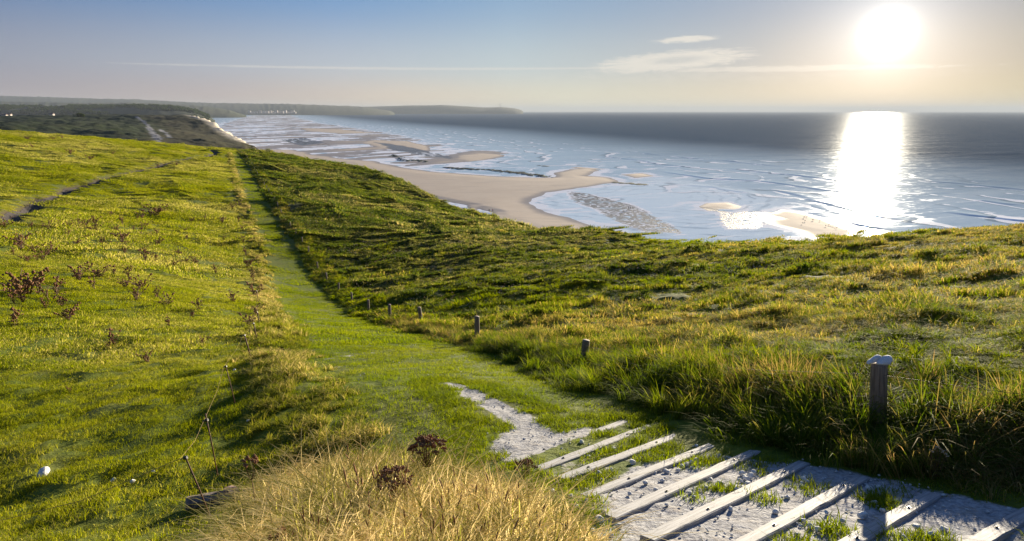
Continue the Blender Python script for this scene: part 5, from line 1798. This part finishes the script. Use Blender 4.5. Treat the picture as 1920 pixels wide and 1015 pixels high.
for i, px in enumerate([468, 474, 481, 488, 495, 501, 506, 510, 514, 519, 524, 530, 535, 540, 545, 549, 553]):
    Y = 7600 + 40 * (i % 4)
    q = onray(px, 211.5 - (0.6 if i % 3 == 0 else 0), Y)
    w_ = rnd.uniform(22, 42); h_ = rnd.uniform(10, 20) if i % 3 else rnd.uniform(18, 27)
    house((q[0], Y, q[2] - 8), w_, 14, h_ + 8, rnd.uniform(-.3, .3), 'pale building in the row of the far seaside town at the end of the bay', 'buildings of the far seaside town', flat=True)
for i, (px, py, Y) in enumerate([(3, 219, 1400), (10, 219.5, 1400), (17, 218.5, 1420), (98, 217.5, 1500)]):
    q = onray(px, py, Y)
    house((q[0], Y, q[2] - 5), rnd.uniform(7, 11), 7, 9, rnd.uniform(-.3, .3), 'small white farmhouse beyond the dark headland crest', 'white farmhouses beyond the headland')
q = onray(938, 202.3, 12500)
bm = bmesh.new(); tube(bm, [(0, 0, -20), (0, 0, 30), (0, 0, 66)], [7, 5.5, 4], 10); bmesh.ops.create_cone(bm, cap_ends=True, segments=10, radius1=7, radius2=3, depth=14, matrix=Matrix.Translation((0, 0, 70)))
o = bm_obj('lighthouse', bm, M_white, label='tiny lighthouse tower standing on the distant cape', cat='lighthouse'); o.location = q

def leafy(pos, w, h, n, mat, label, cat, name, seed, group=None):
    g = np.random.default_rng(seed)
    d = g.normal(0, 1, (n, 3)); d /= np.linalg.norm(d, axis=1)[:, None]
    rr = g.uniform(0.55, 1.0, n)[:, None]
    c = d * rr * (w / 2, w / 2, h / 2) * (1 + 0.25 * np.sin(d[:, :1] * 5 + seed)) + (0, 0, h / 2)
    a = g.normal(0, 1, (n, 3)); b = g.normal(0, 1, (n, 3))
    s = w * 0.06
    a *= s / np.linalg.norm(a, axis=1)[:, None]; b *= s / np.linalg.norm(b, axis=1)[:, None]
    V = np.stack([c - a, c - b, c + a, c + b], 1).reshape(-1, 3)
    r = empty(name, pos, label=label, cat=cat, group=group)
    me_ = mesh_np('crown', V, np.arange(n * 4).reshape(-1, 4), mat, smooth=False)
    link(bpy.data.objects.new('crown', me_), parent=r)
    bm = bmesh.new(); tube(bm, [(0, 0, -1), (0.1, 0, h * .3), (0, 0, h * 0.55)], [w * .05, w * .035, w * .015], 6)
    bm_obj('trunk', bm, M_stem, parent=r)


M_leaf = blade_mat('far_leaves', ((0.03, 0.05, 0.012), (0.06, 0.07, 0.02)), (0.12, 0.09, 0.03), 0.1, (0.6, 1.0), 0.3)
q = hit(151, 219, 600, 1100, 0, head_h)
leafy((q[0], q[1], q[2] - 1), 10, 6, 900, M_leaf, 'lone round brown-green bush on the crest of the dark headland', 'bush', 'bush', 3)

# far woodland on the near wooded ridge (one mass nobody could count)
tree_p = []
for sd_ in range(4):
    g = np.random.default_rng(200 + sd_); n = 140
    d = g.normal(0, 1, (n, 3)); d /= np.linalg.norm(d, axis=1)[:, None]
    c = d * g.uniform(0.6, 1, n)[:, None] * (7, 7, 6) + (0, 0, 7)
    a = g.normal(0, 1, (n, 3)) * 1.1; b = g.normal(0, 1, (n, 3)) * 1.1
    me_ = mesh_np('far_tree', np.stack([c - a, c - b, c + a, c + b], 1).reshape(-1, 3), np.arange(n * 4).reshape(-1, 4), M_leaf, smooth=False)
    tree_p.append(me_)
ftc = collection('far_tree', tree_p)
n = 3000
pxs = rng.uniform(-300, 392, n)
hill_top = np.interp(pxs, [-500, 0, 60, 110, 200, 290, 330, 365, 390, 404], [197, 200, 201, 200, 200, 199, 202, 208, 218, 228])
Ys = 3300 - rng.uniform(0, 500, n)
dyc = -(hill_top - 507.5) / F
fy = cp + dyc * sp; uz = dyc * cp - sp
Xs = (pxs - 960) / F / fy * Ys
crest = EYE + uz / fy * 3300
kk = (Ys - 3300) / 700
Zs = -6 + (crest + 6) * np.cos(kk * math.pi / 2) ** 0.8 - 3
keep = pnoise(Xs * 0.004, Ys * 0.004, 8) > -0.1
pts_z = dict()
Xk, Yk, Zk = Xs[keep], Ys[keep], Zs[keep]
cnt = [0]
scatter('woodland', 'dark wood covering the low ridge behind the headland', 'woodland', ftc, Xk, Yk, rng.uniform(0.5, 1.3, len(Xk)), zf=lambda a, b: Zk, tilt=False)
